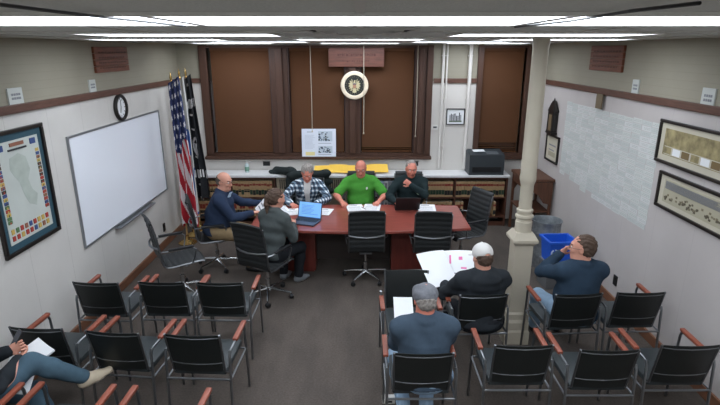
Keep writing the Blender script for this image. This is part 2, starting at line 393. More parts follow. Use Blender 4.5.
# framed map poster on left wall
def map_art(t, w, h, d):
    m_mat = mat('map_mat_blue', (44, 78, 92), .7)
    flat(t, 'mat_board', m_mat, -w/2, -h/2, w/2, h/2, .01, .006)
    rr = random.Random(11); cols = [mat('flag_ink_%d' % i, c, .8) for i, c in enumerate([(170, 60, 50), (60, 80, 130), (90, 120, 80), (200, 170, 90), (70, 60, 50), (150, 100, 80)])]
    rc = []; pw = w-.12; ph = h-.12
    for i in range(17):
        z = ph/2-.12-i*(ph-.3)/17
        for x in (-pw/2+.015, pw/2-.065):
            k = rr.choice(cols); rc.append((k, x, z-.028, x+.05, z)); rc.append((rr.choice(cols), x+.017, z-.0285, x+.033, z-.012))
    for i in range(9):
        for j in range(2):
            x = -pw/2+.03+i*(pw-.06)/9; z = -ph/2+.03+j*.06
            rc.append((rr.choice(cols), x, z, x+.035, z+.042))
    rc += [(cols[1], -pw*.42, ph/2-.07, -pw*.3, ph/2-.02), (cols[1], pw*.3, ph/2-.07, pw*.42, ph/2-.02), (cols[5], -pw*.15, ph/2-.05, pw*.15, ph/2-.02), (dark_ink, -pw*.2, ph/2-.085, pw*.2, ph/2-.07)]
    flat(t, 'map_print', mat('map_paper', (196, 202, 196), .7, var=.05, scale=4), -pw/2, -ph/2, pw/2, ph/2, .014, .003, rc)
    land = mat('map_land', (178, 187, 178), .8, var=.1, scale=10); b = MB()
    b.M = Matrix.Translation((0, -.0155, .05)) @ Matrix.Rotation(PI/2, 4, 'X')
    pts = [(-.12, .24), (0, .27), (.09, .22), (.12, .1), (.07, .02), (.1, -.08), (.16, -.14), (.12, -.24), (.03, -.2), (-.02, -.1), (-.05, .02), (-.1, .08), (-.14, .15)]
    b.prism(pts, 0, .0006); b.build('map_landmass', land, t)
picture('framed_map', 'large framed map with rows of small flags on the left wall', 'picture', 'L', (4.35, 1.72), .80, 1.06, .035, frame_blk, map_art)

# right wall
def pano_a(t, w, h, d):
    flat(t, 'mat_board', matte, -w/2, -h/2, w/2, h/2, .01, .006)
    rr = random.Random(5); rc = [(matte, -w*.42, -h*.32, w*.42, -h*.1)]
    for i in range(7):
        x = -w*.42+i*w*.12; rc.append(([tan_photo, paper, mat('brown_photo', (120, 100, 66), .8)][i % 3], x, -h*.3, x+w*.1, -h*.12))
    flat(t, 'panorama_photo', tan_photo, -w*.44, -h*.34, w*.44, h*.36, .014, .003, rc)
def pano_b(t, w, h, d):
    flat(t, 'mat_board', matte, -w/2, -h/2, w/2, h/2, .01, .006)
    rr = random.Random(6); rc = []
    for i in range(60):
        x = rr.uniform(-w*.42, w*.4); z = -h*.3+abs(rr.gauss(0, .12))*h; rc.append((mat('sepia_dark', (98, 90, 74), .8) if i % 3 else mat('sepia', (130, 122, 100), .8), x, z, x+w*.02, z+h*.06))
    for i in range(10): rc.append((ink, -w*.42, h*.1+i*h*.025, w*.42*rr.uniform(.5, 1), h*.108+i*h*.025))
    flat(t, 'panorama_photo', mat('sepia_light', (176, 170, 148), .8), -w*.44, -h*.36, w*.44, h*.38, .014, .003, rc)
picture('framed_panorama', 'upper long black-framed panoramic picture on the right wall', 'picture', 'R', (4.42, 2.04), 1.22, .42, .03, frame_blk, pano_a)
picture('framed_panorama', 'lower long black-framed panoramic group picture on the right wall', 'picture', 'R', (4.29, 1.58), 1.22, .36, .03, frame_blk, pano_b)
def small_art(t, w, h, d):
    flat(t, 'print', matte, -w/2, -h/2, w/2, h/2, .012, .008, [(ink, -w*.3, h*.1, w*.3, h*.16), (ink, -w*.3, -h*.1, w*.2, -h*.05), (mat('print_tan', (168, 160, 140), .8), -w*.3, -h*.35, w*.3, -h*.15)])
picture('framed_print', 'small dark-framed print on right wall below the lantern', 'picture', 'R', (7.78, 1.43), .52, .42, .03, frame_blk, small_art)
# lantern
t = thing('wall_lantern', 'black house-shaped wall lantern with amber glass near back corner', 'lantern', (XR, 7.80, 1.66), -PI/2); t.scale = (1, .6, 1)
b = MB(); b.box((-.13, -.16, 0), (.13, -.002, .025), .004); b.box((-.12, -.15, .33), (.12, -.002, .35), .004)
for sx in (-.105, .09):
    for y0 in (-.145, -.02): b.box((sx, y0, .025), (sx+.015, y0+.015, .33))
b.box((-.1, -.012, .025), (.1, -.002, .33)); b.box((-.095, -.135, .03), (.095, -.025, .325))
b.add([(-.12, -.15, .35), (.12, -.15, .35), (.12, -.002, .35), (-.12, -.002, .35), (-.035, -.1, .50), (.035, -.1, .50), (.035, -.05, .50), (-.035, -.05, .50)], [(0, 1, 5, 4), (1, 2, 6, 5), (2, 3, 7, 6), (3, 0, 4, 7), (4, 5, 6, 7), (3, 2, 1, 0)])
b.tube([(0, -.075, .50), (0, -.075, .54)], [.02, .008]); b.build('housing', frame_blk, t)
b = MB(); b.box((-.055, -.1405, .05), (.055, -.02, .29)); b.build('amber_pane', mat('amber_glass', (120, 104, 80), .3), t)
# holder on the rail
b = MB(); b.box((XR-.05, 6.27, 2.2), (XR-.036, 6.43, 2.38), .004); b.box((XR-.036, 6.3, 2.36), (XR-.001, 6.4, 2.37))
tag(b.build('wooden_tag', mat('drab_wood', (112, 98, 76), .7)), 'small drab wooden block on the right rail above the paper sheets', 'plaque')

# grid of paper strips on the right wall
ROWS, COLS = 20, 13
y0s, y1s, zt = 7.42, 5.02, 2.19
pw = (y0s-y1s)/COLS; ph = 1.12/ROWS
strip_m = [mat('strip_white_%d' % i, c, .85) for i, c in enumerate([(204, 208, 204), (196, 201, 198), (208, 210, 208)])]
strip_src = []
for k in range(3):
    b = MB(); b.box((-.0025, -pw/2+.003, -ph/2+.003), (0, pw/2-.003, ph/2-.003)); b.m = 1
    rr = random.Random(k)
    for j, zz in enumerate((.008, -.006)):
        y = -pw/2+.02
        while y < pw/2-.05:
            q = rr.uniform(.015, .04); b.box((-.0031, y, zz-.003), (-.0024, y+q, zz+.003)); y += q+.012
    strip_src.append(b)
first = {}
for c in range(COLS):
    nr = ROWS+random.choice((-1, 0, 0, 1)) - (1 if c < 3 else 0)
    off = random.uniform(-.006, .006)
    for r in range(nr):
        k = random.randrange(3)
        p = (XR-.0003, y0s-(c+.5)*pw+(random.uniform(-.008, .008)), zt-(r+.5)*ph+off)
        if k not in first:
            o = strip_src[k].build('paper_strip', [strip_m[k], mat('faint_ink', (180, 184, 180), .8)]); first[k] = o
        else:
            o = first[k].copy(); C.objects.link(o)
        o.location = p; o.rotation_euler = (random.uniform(-.02, .02), 0, 0)
        tag(o, 'small white paper strip with faint writing in the grid on the right wall', 'paper strip', 'paper strips pinned on the right wall')

# ------------------------------------------------------------------ ceiling lights, vent, cables
t0 = None
def light(x, y):
    global t0
    if t0: return dup(t0, (x, y, ZC), 0)
    t = thing('ceiling_light', 'long flush fluorescent ceiling light with glowing white diffuser', 'ceiling light', (x, y, ZC), 0, 'flush ceiling lights')
    b = MB(); w, h = .6, .30
    for a, e in (((-w, -h), (w, -h+.02)), ((-w, h-.02), (w, h)), ((-w, -h+.02), (-w+.02, h-.02)), ((w-.02, -h+.02), (w, h-.02))): b.box((a[0], a[1], -.012), (e[0], e[1], -.0005))
    b.build('frame', white_pl, t)
    MB().box((-w+.021, -h+.021, -.007), (w-.021, h-.021, -.001)).build('diffuser', diff_m, t)
    t0 = t; return t
for x in (-2.4, -1.2, 0, 1.2, 2.4): light(x, 1.78)
for x in (-1.13, 1.20): light(x, 3.45)
for x in (-1.9, 0, 1.9): light(x, 5.05)
for x in (-1.25, 1.25): light(x, 6.65)
for x in (-1.22, 1.22): light(x, .1)
for x in (-1.9, 0, 1.9): light(x, 7.95)
t = thing('air_vent', 'square slatted air diffuser set in ceiling', 'vent', (0, 2.75, ZC))
b = MB()
for i, s in enumerate((.28, .21, .14)):
    for a, e in (((-s, -s), (s, -s+.02)), ((-s, s-.02), (s, s)), ((-s, -s+.02), (-s+.02, s-.02)), ((s-.02, -s+.02), (s, s-.02))): b.box((a[0], a[1], -.012-.004*i), (e[0], e[1], -.001))
b.build('vanes', grid_m, t); MB().box((-.27, -.27, -.004), (.27, .27, -.0005)).build('throat', rad_d, t)
def Zp(u, v, z):
    T = R(16.8); F = 506; x = (u-360)/F; d = (v-202.5)/F
    ry = math.cos(T)-d*math.sin(T); rz = -(d*math.cos(T)+math.sin(T)); k = (z-2.9)/rz; return (x*k, ry*k, z)
for pts, lb in (([(-5, 4), (60, 12), (120, 19), (185, 26)], 'thin dark cable running along the ceiling on the left'), ([(515, 27), (570, 21), (630, 11), (700, 3)], 'thin dark cable running along the ceiling on the right')):
    b = MB(); b.tube([Zp(u, v, ZC-.014) for u, v in pts], .004, 6); tag(b.build('cable', plast_b), lb, 'cable')
# blind pull cords
for x, z, lb in ((-.80, 1.58, 'pale blind pull cord left of the round seal'), (.06, 1.55, 'pale blind pull cord hanging beside the round seal'), (.93, 1.50, 'pale blind pull cord at the right end of the wide window')):
    t = thing('pull_cord', lb, 'cord', (x, YB-.14, z))
    MB().tube([(0, 0, .03), (.005, 0, .5), (0, 0, ZC-z)], .005, 6).build('cord', cream, t)
    MB().lathe([(.004, .03), (.012, .015), (.012, 0), (.006, -.005)], 10).build('tassel', cream, t)

# ------------------------------------------------------------------ counter run along the back
YC = 8.20
MB_ = MB().box((XL+.002, YC-.02, .86), (2.50, YB-.001, .90), .006)
tag(MB_.build('countertop', counter_m), 'long white countertop running under the back windows', 'countertop')
def bookcase(label, x0, x1, group_word):
    t = thing('bookcase', label, 'bookcase', ((x0+x1)/2, YC+.01, 0))
    w = (x1-x0)/2; D = .36
    b = MB(); b.box((-w, 0, 0), (-w+.025, D, .855)); b.box((w-.025, 0, 0), (w, D, .855)); b.box((-w+.025, .0, .825), (w-.025, D, .855)); b.box((-w+.025, D-.015, .07), (w-.025, D, .825)); b.box((-w+.025, .02, 0), (w-.025, .05, .07))
    nd = max(1, round((x1-x0)/.95)); 
    b.build('body', case_w, t)
    for z in (.15, .49): MB().box((-w+.025, .01, z), (w-.025, D-.015, z+.025)).build('shelf', case_w, t)
    divs = []
    for i in range(1, nd):
        dx = -w+i*2*w/nd; divs.append(dx); MB().box((dx-.012, .005, .175), (dx+.012, D-.015, .49)).build('divider', case_w, t); MB().box((dx-.012, .005, .515), (dx+.012, D-.015, .825)).build('divider', case_w, t)
    return t, w, divs
def book_mesh(th, h, d, kind):
    b = MB()
    b.m = 0; b.box((-th/2, 0, 0), (th/2, .004, h)); b.box((-th/2, 0, 0), (-th/2+.003, d, h)); b.box((th/2-.003, 0, 0), (th/2, d, h))
    b.m = 3; b.box((-th/2+.003, .004, .004), (th/2-.003, d-.004, h-.004))
    def band(m, z0, z1): b.m = m; b.box((-th/2, -.0008, z0*h), (th/2, .0002, z1*h))
    if kind == 0: band(1, .66, .80); band(2, .30, .42); band(2, .46, .5)
    elif kind == 1: band(1, .70, .84); band(2, .12, .42)
    elif kind == 2: band(1, .5, .8); band(2, .2, .4)
    else: band(4, .15, .45); band(1, .72, .82)
    return b
BK = {}
def shelf_books(t, w, divs, z, h, kinds, label, group, fill=1.0, x_lo=None, x_hi=None):
    lo = (-w+.03 if x_lo is None else x_lo); hi = (w-.03 if x_hi is None else x_hi)
    x = lo; rr = random.Random(int(z*1000)+int(w*100))
    while True:
        th = .047
        for dx in divs:
            if dx-.014 < x+th and x < dx+.014: x = dx+.015
        if x+th > hi: break
        k = rr.choice(kinds); key = (k,)
        hh = h
        if key not in BK: o = book_mesh(.045, .27, .19, k).build('book', [books_tan, book_red, book_blk, book_pg, book_grn]); BK[key] = o
        else: o = BK[key].copy(); C.objects.link(o)
        o.location = (t.location.x+x+th/2, t.location.y+.012+rr.uniform(0, .01), z); o.scale = (1, 1, hh/.27*rr.uniform(.985, 1.0))
        tag(o, label, 'book', group); x += th+.0012
        if rr.random() > fill: x += rr.uniform(.03, .2)
tL = bookcase('low wooden bookcase of law books at the left end of the counter', -2.90, -1.42, 'left')
shelf_books(*tL, .515, .28, [0, 1, 3], 'tan law book with red and dark bands, upper shelf of left bookcase', 'law books on the upper shelf of the left bookcase')
shelf_books(*tL, .175, .27, [2, 1], 'tan law book with broad red band, lower shelf of left bookcase', 'law books on the lower shelf of the left bookcase')
tR = bookcase('long low wooden bookcase of law books at the right end of the counter', .72, 2.48, 'right')
shelf_books(*tR, .515, .27, [1, 3, 1], 'tan law book with dark green band, upper shelf of right bookcase', 'law books on the upper shelf of the right bookcase')
shelf_books(*tR, .175, .25, [2, 1], 'tan law book with wide red label, lower shelf of right bookcase', 'law books on the lower shelf of the right bookcase', .92, None, .72)
# binder shelf
tB = bookcase('narrow low shelf unit of binders behind the man in green', .12, .70, 'mid')
bk = {}
for z in (.175, .515):
    for i in range(8):
        k = i % 3
        if k not in bk:
            b = MB(); b.box((-.03, 0, 0), (.03, .003, .28)); b.box((-.03, .003, 0), (-.027, .25, .28)); b.box((.027, .003, 0), (.03, .25, .28)); b.m = 1; b.box((-.026, .005, .003), (.026, .24, .27)); b.m = 2; b.box((-.018, -.001, .14), (.018, .0002, .24))
            o = b.build('binder', [mat(('pale_blue_binder', 'white_binder', 'grey_binder')[k], ((150, 168, 190), (215, 215, 215), (138, 142, 148))[k], .5), paper, ink]); bk[k] = o
        else: o = bk[k].copy(); C.objects.link(o)
        o.location = (.41-.245+i*.065+.015, YC+.03, z)
        w_ = ('pale blue', 'white', 'grey')[k]; s_ = 'upper' if z > .4 else 'lower'
        tag(o, '%s ring binder on the %s shelf behind the man in green' % (w_, s_), 'binder', '%s binders on the %s binder shelf' % (w_, s_))
# radiator cover
t = thing('radiator_cover', 'beige metal radiator cover with slotted grille under the counter', 'radiator cover', (-.65, YC+.02, 0))
b = MB(); b.box((-.75, 0, .04), (.75, .02, .855), .004); b.box((-.75, .02, 0), (-.73, .35, .855)); b.box((.73, .02, 0), (.75, .35, .855)); b.build('panel', rad_m, t)
b = MB()
x = -.7
while x < .7: b.box((x, -.003, .66), (x+.018, .0, .82)); x += .034
b.build('grille_slots', rad_d, t)

# things on the counter
t = thing('sanitizer_bottle', 'clear pump bottle of hand sanitizer on the white counter', 'bottle', (-1.92, 8.40, .90))
b = MB(); b.lathe([(.03, 0), (.036, .01), (.036, .12), (.028, .145), (.014, .155), (.014, .165)], 18); b.build('bottle_body', mat('clear_bottle', (196, 212, 214), .1, spec=.6), t, True)
b = MB(); b.lathe([(.015, .165), (.015, .18), (.005, .182), (.005, .205), (.012, .206), (.012, .216)], 12); b.box((-.008, -.045, .205), (.008, 0, .215)); b.build('pump', white_pl, t)
MB().lathe([(.0362, .03), (.0368, .031), (.0368, .1), (.0362, .101)], 18, caps=False).build('bottle_label', mat('label_green', (110, 150, 130), .6), t, True)
def wavy_sheet(name, w, h, m, loc, rz, label, cat, amp=.01, group=None, tilt=(0, 0), th=.002, seed=1, marks=None, curl=0, nx=10, ny=8):
    """thin sheet with real thickness; marks: list of (material, x0,y0,x1,y1) fractions"""
    rr = random.Random(seed); ph1, ph2 = rr.uniform(0, 6), rr.uniform(0, 6)
    def zf(x, y): return amp*(math.sin(x/w*3.1+ph1)+math.sin(y/h*2.7+ph2)+2)/2+curl*(x/w)**2*4
    b = MB(); vs = []; mats = [m]
    for s in (0, 1):
        for j in range(ny+1):
            for i in range(nx+1):
                x = (i/nx-.5)*w; y = (j/ny-.5)*h; vs.append((x, y, zf(x, y)+th*s))
    n = (nx+1)*(ny+1); fs = []; mi = []
    for j in range(ny):
        for i in range(nx):
            a = j*(nx+1)+i; k = 0
            fs.append((a, a+nx+1, a+nx+2, a+1)); mi.append(0)
            for mm, x0, y0, x1, y1 in (marks or []):
                if x0 <= (i+.5)/nx <= x1 and y0 <= (j+.5)/ny <= y1:
                    if mm not in mats: mats.append(mm)
                    k = mats.index(mm)
            fs.append((n+a, n+a+1, n+a+nx+2, n+a+nx+1)); mi.append(k)
    per = [(i, i+1) for i in range(nx)]+[(j*(nx+1)+nx, (j+1)*(nx+1)+nx) for j in range(ny)]+[(ny*(nx+1)+i+1, ny*(nx+1)+i) for i in range(nx)][::-1]+[((j+1)*(nx+1), j*(nx+1)) for j in range(ny)]
    for a, c in per: fs.append((a, c, c+n, a+n)); mi.append(0)
    b.add(vs, fs); b.mi = mi
    o = b.build(name, mats, None, True); o.location = loc; o.rotation_euler = (R(tilt[0]), R(tilt[1]), R(rz))
    return tag(o, label, cat, group)
for i, (x, y, rz, lb) in enumerate(((-.62, 8.36, 4, 'leftmost'), (-.38, 8.38, -8, 'second from left'), (-.14, 8.36, 12, 'middle'), (.12, 8.38, -5, 'fourth from left'), (.32, 8.36, 6, 'rightmost'))):
    wavy_sheet('yellow_envelope', .31, .23, yellow, (x, y+.03, .945+.004*i), rz*.5, '%s of the yellow envelopes spread on the counter behind the table' % lb, 'envelope', .012, None, (22, 0), .004, i+3)
# board on sill
t = thing('display_board', 'white display board with two photographs leaning on window sill', 'poster', (-.70, YB-.085, 1.15), 0)
b = MB(); b.M = Matrix.Rotation(R(-6), 4, 'X'); b.box((-.29, 0, 0), (.29, .012, .47)); b.build('board', mat('poster_white', (222, 228, 240), .6), t)
rc = MB(); rc.M = Matrix.Rotation(R(-6), 4, 'X'); rr = random.Random(9)
for (x0, z0, x1, z1) in ((-.01, .26, .23, .43), (-.01, .06, .23, .18)):
    rc.m = 0; rc.box((x0, -.002, z0), (x1, 0, z1))
    for i in range(26):
        rc.m = 1 if i % 2 else 2; a = rr.uniform(x0, x1-.04); c = rr.uniform(z0, z1-.03); rc.box((a, -.003, c), (a+rr.uniform(.01, .04), -.0015, c+rr.uniform(.008, .03)))
rc.build('photographs', [mat('photo_pale', (190, 202, 214), .7), dark_ink, mat('photo_blue', (96, 112, 134), .7)], t)
rc = MB(); rc.M = Matrix.Rotation(R(-6), 4, 'X'); rc.box((-.2, -.002, .41), (-.1, 0, .425))
for i in range(12): rc.box((-.24, -.002, .36-i*.02), (-.06-rr.uniform(0, .05), 0, .364-i*.02))
rc.m = 1; rc.box((-.23, -.002, .02), (-.07, 0, .08)); rc.m = 0
for x0, z0 in ((-.01, .22), (-.01, .03)): rc.box((x0, -.002, z0), (x0+.22, 0, z0+.012))
rc.build('printed_text', [mat('text_grey', (170, 178, 190), .8), mat('pale_yellow', (232, 220, 160), .8)], t)
# printer
t = thing('printer', 'boxy dark grey desktop printer on the counter right end', 'printer', (2.10, 8.38, .90))
b = MB(); b.prism([(-.29, -.18), (.29, -.18), (.29, .18), (-.29, .18)], 0, .335)
b.add([(-.29, -.18, .335), (.29, -.18, .335), (.29, .18, .375), (-.29, .18, .375), (-.29, .18, .335), (.29, .18, .335)], [(0, 1, 2, 3), (0, 3, 4), (1, 5, 2), (3, 2, 5, 4), (0, 4, 5, 1)])
b.build('body', mat('printer_dark', (52, 58, 62), .5), t)
MB().box((-.24, -.186, .05), (.24, -.178, .14), .003).build('paper_drawer', plast_b, t)
MB().box((.0, -.12, .358), (.2, .06, .364)).build('control_panel', mat('panel_grey', (92, 98, 102), .4), t).rotation_euler = (R(6), 0, 0)
wavy_sheet('paper_sheet', .2, .12, paper, (2.0, 8.42, 1.268), 5, 'white sheet lying on top of the dark printer', 'paper', .003, None, (6.3, 0))

# wooden stand in corner
t = thing('wooden_stand', 'dark wooden corner stand at the right end of the bookcases', 'cabinet', (2.74, 7.86, 0))
b = MB(); b.prism([(-.22, -.36), (.24, -.36), (.24, .36), (-.22, .36)], .96, 1.0); b.build('top', oak_dark, t)
for y0 in (-.34, .30): MB().box((-.20, y0, 0), (-.16, y0+.04, .96), .004).build('leg', oak_dark, t); MB().box((.19, y0, 0), (.23, y0+.04, .96), .004).build('leg', oak_dark, t)
for y0 in (-.345, .335): 
    b = MB(); b.M = Matrix.Translation((0, y0, 0)) @ Matrix.Rotation(PI/2, 4, 'X')
    b.prism([(-.16, .95), (.19, .95), (.19, .60), (.10, .62), (.02, .74), (-.08, .80), (-.16, .66)], -.01, .01)
    b.build('bracket_panel', oak_dark, t)
MB().box((-.2, -.3, .45), (.22, .3, .475)).build('shelf', oak_dark, t)
MB().box((-.19, -.3, .82), (-.17, .3, .95)).build('apron', oak_dark, t)

# trash can
t = thing('trash_can', 'round galvanised metal trash can by right wall behind the column', 'trash can', (2.56, 6.55, 0))
b = MB(); n = 32; prof = [(.15, 0), (.155, .02), (.165, .2), (.17, .21), (.166, .22), (.18, .5), (.186, .51), (.182, .52), (.19, .66), (.2, .665), (.2, .68), (.192, .68), (.18, .64), (.16, .03)]
b.lathe(prof, n); b.build('can_body', galv, t, True)
for s in (-1, 1): MB().tube([(s*.185, -.06, .5), (s*.225, -.06, .46), (s*.225, .06, .46), (s*.185, .06, .5)], .006).build('handle', steel, t)
# blue recycling bin
t = thing('recycling_bin', 'blue plastic recycling bin with white emblem by right wall', 'recycling bin', (2.50, 5.95, .34), R(4))
b = MB(); w, d, h = .17, .14, .30
def ring(w, d, z): return [(-w, -d, z), (w, -d, z), (w, d, z), (-w, d, z)]
vs = ring(w*.85, d*.85, 0)+ring(w, d, h-.03)+ring(w+.02, d+.02, h-.03)+ring(w+.02, d+.02, h)+ring(w-.008, d-.008, h)+ring(w*.82, d*.82, .01)
fs = [(3, 2, 1, 0), (20, 21, 22, 23)]
for L in range(5):
    for i in range(4): fs.append((L*4+i, L*4+(i+1) % 4, L*4+4+(i+1) % 4, L*4+4+i))
b.add(vs, fs); b.build('bin_body', blue_pl, t)
b = MB(); 
for k in range(3):
    for q in range(5):
        a0 = k*2*PI/3+q*.33; a1 = a0+.3
        b.add([(-.10+.05*math.cos(a0), -.143, .15+.05*math.sin(a0)), (-.10+.05*math.cos(a1), -.143, .15+.05*math.sin(a1)), (-.10+.034*math.cos(a1), -.143, .15+.034*math.sin(a1)), (-.10+.034*math.cos(a0), -.143, .15+.034*math.sin(a0)),
               (-.10+.05*math.cos(a0), -.130, .15+.05*math.sin(a0)), (-.10+.05*math.cos(a1), -.130, .15+.05*math.sin(a1)), (-.10+.034*math.cos(a1), -.130, .15+.034*math.sin(a1)), (-.10+.034*math.cos(a0), -.130, .15+.034*math.sin(a0))],
              [(0, 1, 2, 3), (7, 6, 5, 4), (0, 4, 5, 1), (1, 5, 6, 2), (2, 6, 7, 3), (3, 7, 4, 0)])
b.build('emblem', mat('bin_white', (190, 205, 230), .6), t)
# low stool/box under the bin
t = thing('low_cabinet', 'grey metal file box standing under the blue recycling bin', 'box', (2.50, 5.95, 0), R(4))
MB().box((-.17, -.14, 0), (.17, .14, .34), .006).build('body', mat('file_grey', (98, 100, 102), .5), t)
MB().box((-.08, -.146, .24), (.08, -.139, .27), .002).build('pull', steel, t)
# floor power box
t = thing('floor_power_box', 'small white floor power box behind the man in grey cap', 'power outlet', (.245, 3.68, 0))
MB().box((-.055, -.035, 0), (.055, .035, .045), .006).build('housing', white_pl, t)
MB().box((-.03, -.037, .012), (.03, -.034, .033)).build('socket', dark_ink, t)

# ------------------------------------------------------------------ column
CX, CY = 1.60, 4.68
t = thing('column', 'cream painted round column on square pedestal between the seated men', 'column', (CX, CY, 0))
b = MB(); b.lathe([(.062, 1.42), (.060, 1.66), (.068, 1.69), (.077, 1.72), (.077, 1.74), (.073, 1.78), (.072, 2.2), (.069, 2.9), (.076, 2.97), (.076, ZC-.001)], 32); b.build('shaft', cream, t, True)
b = MB(); b.lathe([(.080, 1.19), (.080, 1.30), (.074, 1.305), (.074, 1.33), (.086, 1.345), (.086, 1.365), (.07, 1.375), (.07, 1.39), (.078, 1.40), (.078, 1.42), (.06, 1.435)], 32); b.build('collar', cream, t, True)
b = MB()
def sq(b, a, z0, c, z1): b.add(ring(a, a, z0)+ring(c, c, z1), [(3, 2, 1, 0), (4, 5, 6, 7)]+[(i, (i+1) % 4, (i+1) % 4+4, i+4) for i in range(4)])
sq(b, .088, 0, .088, 1.10); sq(b, .088, 1.07, .122, 1.11); sq(b, .122, 1.11, .122, 1.135); sq(b, .122, 1.135, .082, 1.20)
for a0, z0, a1, z1 in ((.125, 0, .125, .14), (.125, .14, .115, .16), (.115, .16, .115, .24), (.115, .24, .102, .27), (.102, .27, .102, .33), (.102, .33, .088, .35)): sq(b, a0, z0, a1, z1)
b.build('pedestal', cream, t)

# ------------------------------------------------------------------ conference table
t = thing('conference_table', 'long boat-shaped mahogany conference table with rounded-in ends', 'table', (0, 6.43, 0))
TX = 1.40
poly = []
N = 16
for i in range(N+1):
    x = -1+2*i/N; poly.append((x*TX, -(.555-.14*x*x)))
for i in range(N+1):
    x = 1-2*i/N; poly.append((x*TX, .59-.05*x*x))
# ends slightly bowed
b = MB(); b.prism(poly, .715, .75)
ot = b.build('tabletop', mahog, t); bv = ot.modifiers.new('bevel', 'BEVEL'); bv.width = .006; bv.segments = 2; bv.limit_method = 'ANGLE'
for x0, x1 in ((-1.02, -.60), (.42, .92)):
    b = MB(); b.box((x0, -.10, .03), (x1, .30, .714), .006); b.box((x0+.02, -.08, 0), (x1-.02, .28, .03)); b.build('pedestal', mahog_d, t)
MB().box((-.60, .08, .12), (.42, .11, .70)).build('modesty_panel', mat('panel_dark', (60, 52, 48), .7), t)

# ------------------------------------------------------------------ chairs
def sling(prof, w, th, ribs, bulge=.006):
    """padded sling swept along (y,z) profile; ribs = number of stitched channels"""
    P = [Vector((0, y, z)) for y, z in prof]
    # resample
    L = [0]
    for i in range(1, len(P)): L.append(L[-1]+(P[i]-P[i-1]).length)
    n = ribs*6; S = []
    for k in range(n+1):
        s = L[-1]*k/n; i = max(j for j in range(len(L)) if L[j] <= s+1e-9); i = min(i, len(P)-2)
        q = (s-L[i])/(L[i+1]-L[i]); S.append(P[i].lerp(P[i+1], q))
    vs = []; M = 6
    for k, p in enumerate(S):
        t_ = (S[min(k+1, n)]-S[max(k-1, 0)]).normalized(); nr = Vector((0, -t_.z, t_.y))
        rb = abs(math.sin(PI*k/6))*bulge
        for i in range(M+1):
            x = (i/M-.5)*w; dip = -.012*(1-(2*x/w)**2)
            vs.append(tuple(p+nr*(th/2+rb+dip)+Vector((x, 0, 0))))
        for i in range(M+1):
            x = (i/M-.5)*w; dip = -.012*(1-(2*x/w)**2)
            vs.append(tuple(p+nr*(-th/2-rb+dip)+Vector((x, 0, 0))))
    W = 2*(M+1); fs = []
    for k in range(n):
        for i in range(M):
            fs.append((k*W+i, k*W+i+1, (k+1)*W+i+1, (k+1)*W+i)); o = M+1
            fs.append((k*W+o+i+1, k*W+o+i, (k+1)*W+o+i, (k+1)*W+o+i+1))
        fs.append((k*W, (k+1)*W, (k+1)*W+M+1, k*W+M+1)); fs.append((k*W+M, k*W+W-1, (k+1)*W+W-1, (k+1)*W+M))
    for k in (0, n):
        for i in range(M): fs.append((k*W+i, k*W+M+1+i, k*W+M+2+i, k*W+i+1))
    return MB().add(vs, fs)
def make_office(label):
    t = thing('office_chair', label, 'office chair', group='black ribbed office chairs around the table')
    seatp = [(.25, .43), (.235, .452), (.2, .462), (-.14, .445), (-.2, .452)]
    backp = [(-.2, .452), (-.235, .49), (-.25, .55), (-.265, .70), (-.30, .90), (-.325, 1.00), (-.345, 1.03)]
    sling(seatp, .43, .018, 7).build('seat', mesh_b, t, True); sling(backp, .43, .018, 9).build('backrest', mesh_b, t, True)
    for s in (-1, 1):
        MB().tube([(s*.222, y, z) for y, z in seatp[1:]+backp[1:-1]], .010, 8).build('side_frame', steel, t, True)
        a = MB().tube([(s*.225, -.26, .66), (s*.262, -.22, .67), (s*.272, -.05, .675), (s*.272, .10, .67), (s*.268, .135, .64), (s*.255, .12, .55), (s*.232, .09, .45)], .009, 8).build('armrest', steel, t, True)
        MB().box((s*.25, -.18, .676), (s*.294, .11, .70), .009).build('arm_pad', plast_b, a)
    MB().tube([(-.222, -.27, .70), (-.12, -.315, .695), (0, -.33, .69), (.12, -.315, .695), (.222, -.27, .70)], .012, 8).build('back_brace', steel, t, True)
    b = MB(); b.tube([(-.222, .02, .435), (0, .0, .40), (.222, .02, .435)], .013, 8); b.box((-.08, -.1, .375), (.08, .1, .40), .006); b.build('under_brace', steel, t)
    MB().lathe([(.028, .11), (.028, .24), (.018, .245), (.018, .38)], 14).build('gas_lift', chrome, t, True)
    b = MB()
    for k in range(5):
        a = R(90+72*k); c, s = math.cos(a), math.sin(a)
        b.tube([(c*.02, s*.02, .115), (c*.15, s*.15, .10), (c*.29, s*.29, .078)], [.024, .018, .012], 8)
    b.lathe([(.035, .085), (.04, .1), (.035, .13)], 14); b.build('star_base', chrome, t, True)
    for k in range(5):
        a = R(90+72*k); b = MB(); b.M = Matrix.Translation((math.cos(a)*.29, math.sin(a)*.29, .03)) @ Matrix.Rotation(a+.6, 4, 'Z') @ Matrix.Rotation(PI/2, 4, 'Y')
        b.lathe([(.02, -.024), (.03, -.018), (.03, -.004), (.015, -.003), (.015, .003), (.03, .004), (.03, .018), (.02, .024)], 14); b.M = Matrix(); b.tube([(math.cos(a)*.29, math.sin(a)*.29, .03), (math.cos(a)*.29, math.sin(a)*.29, .078)], .006); b.build('caster', plast_b, t, True)
    return t
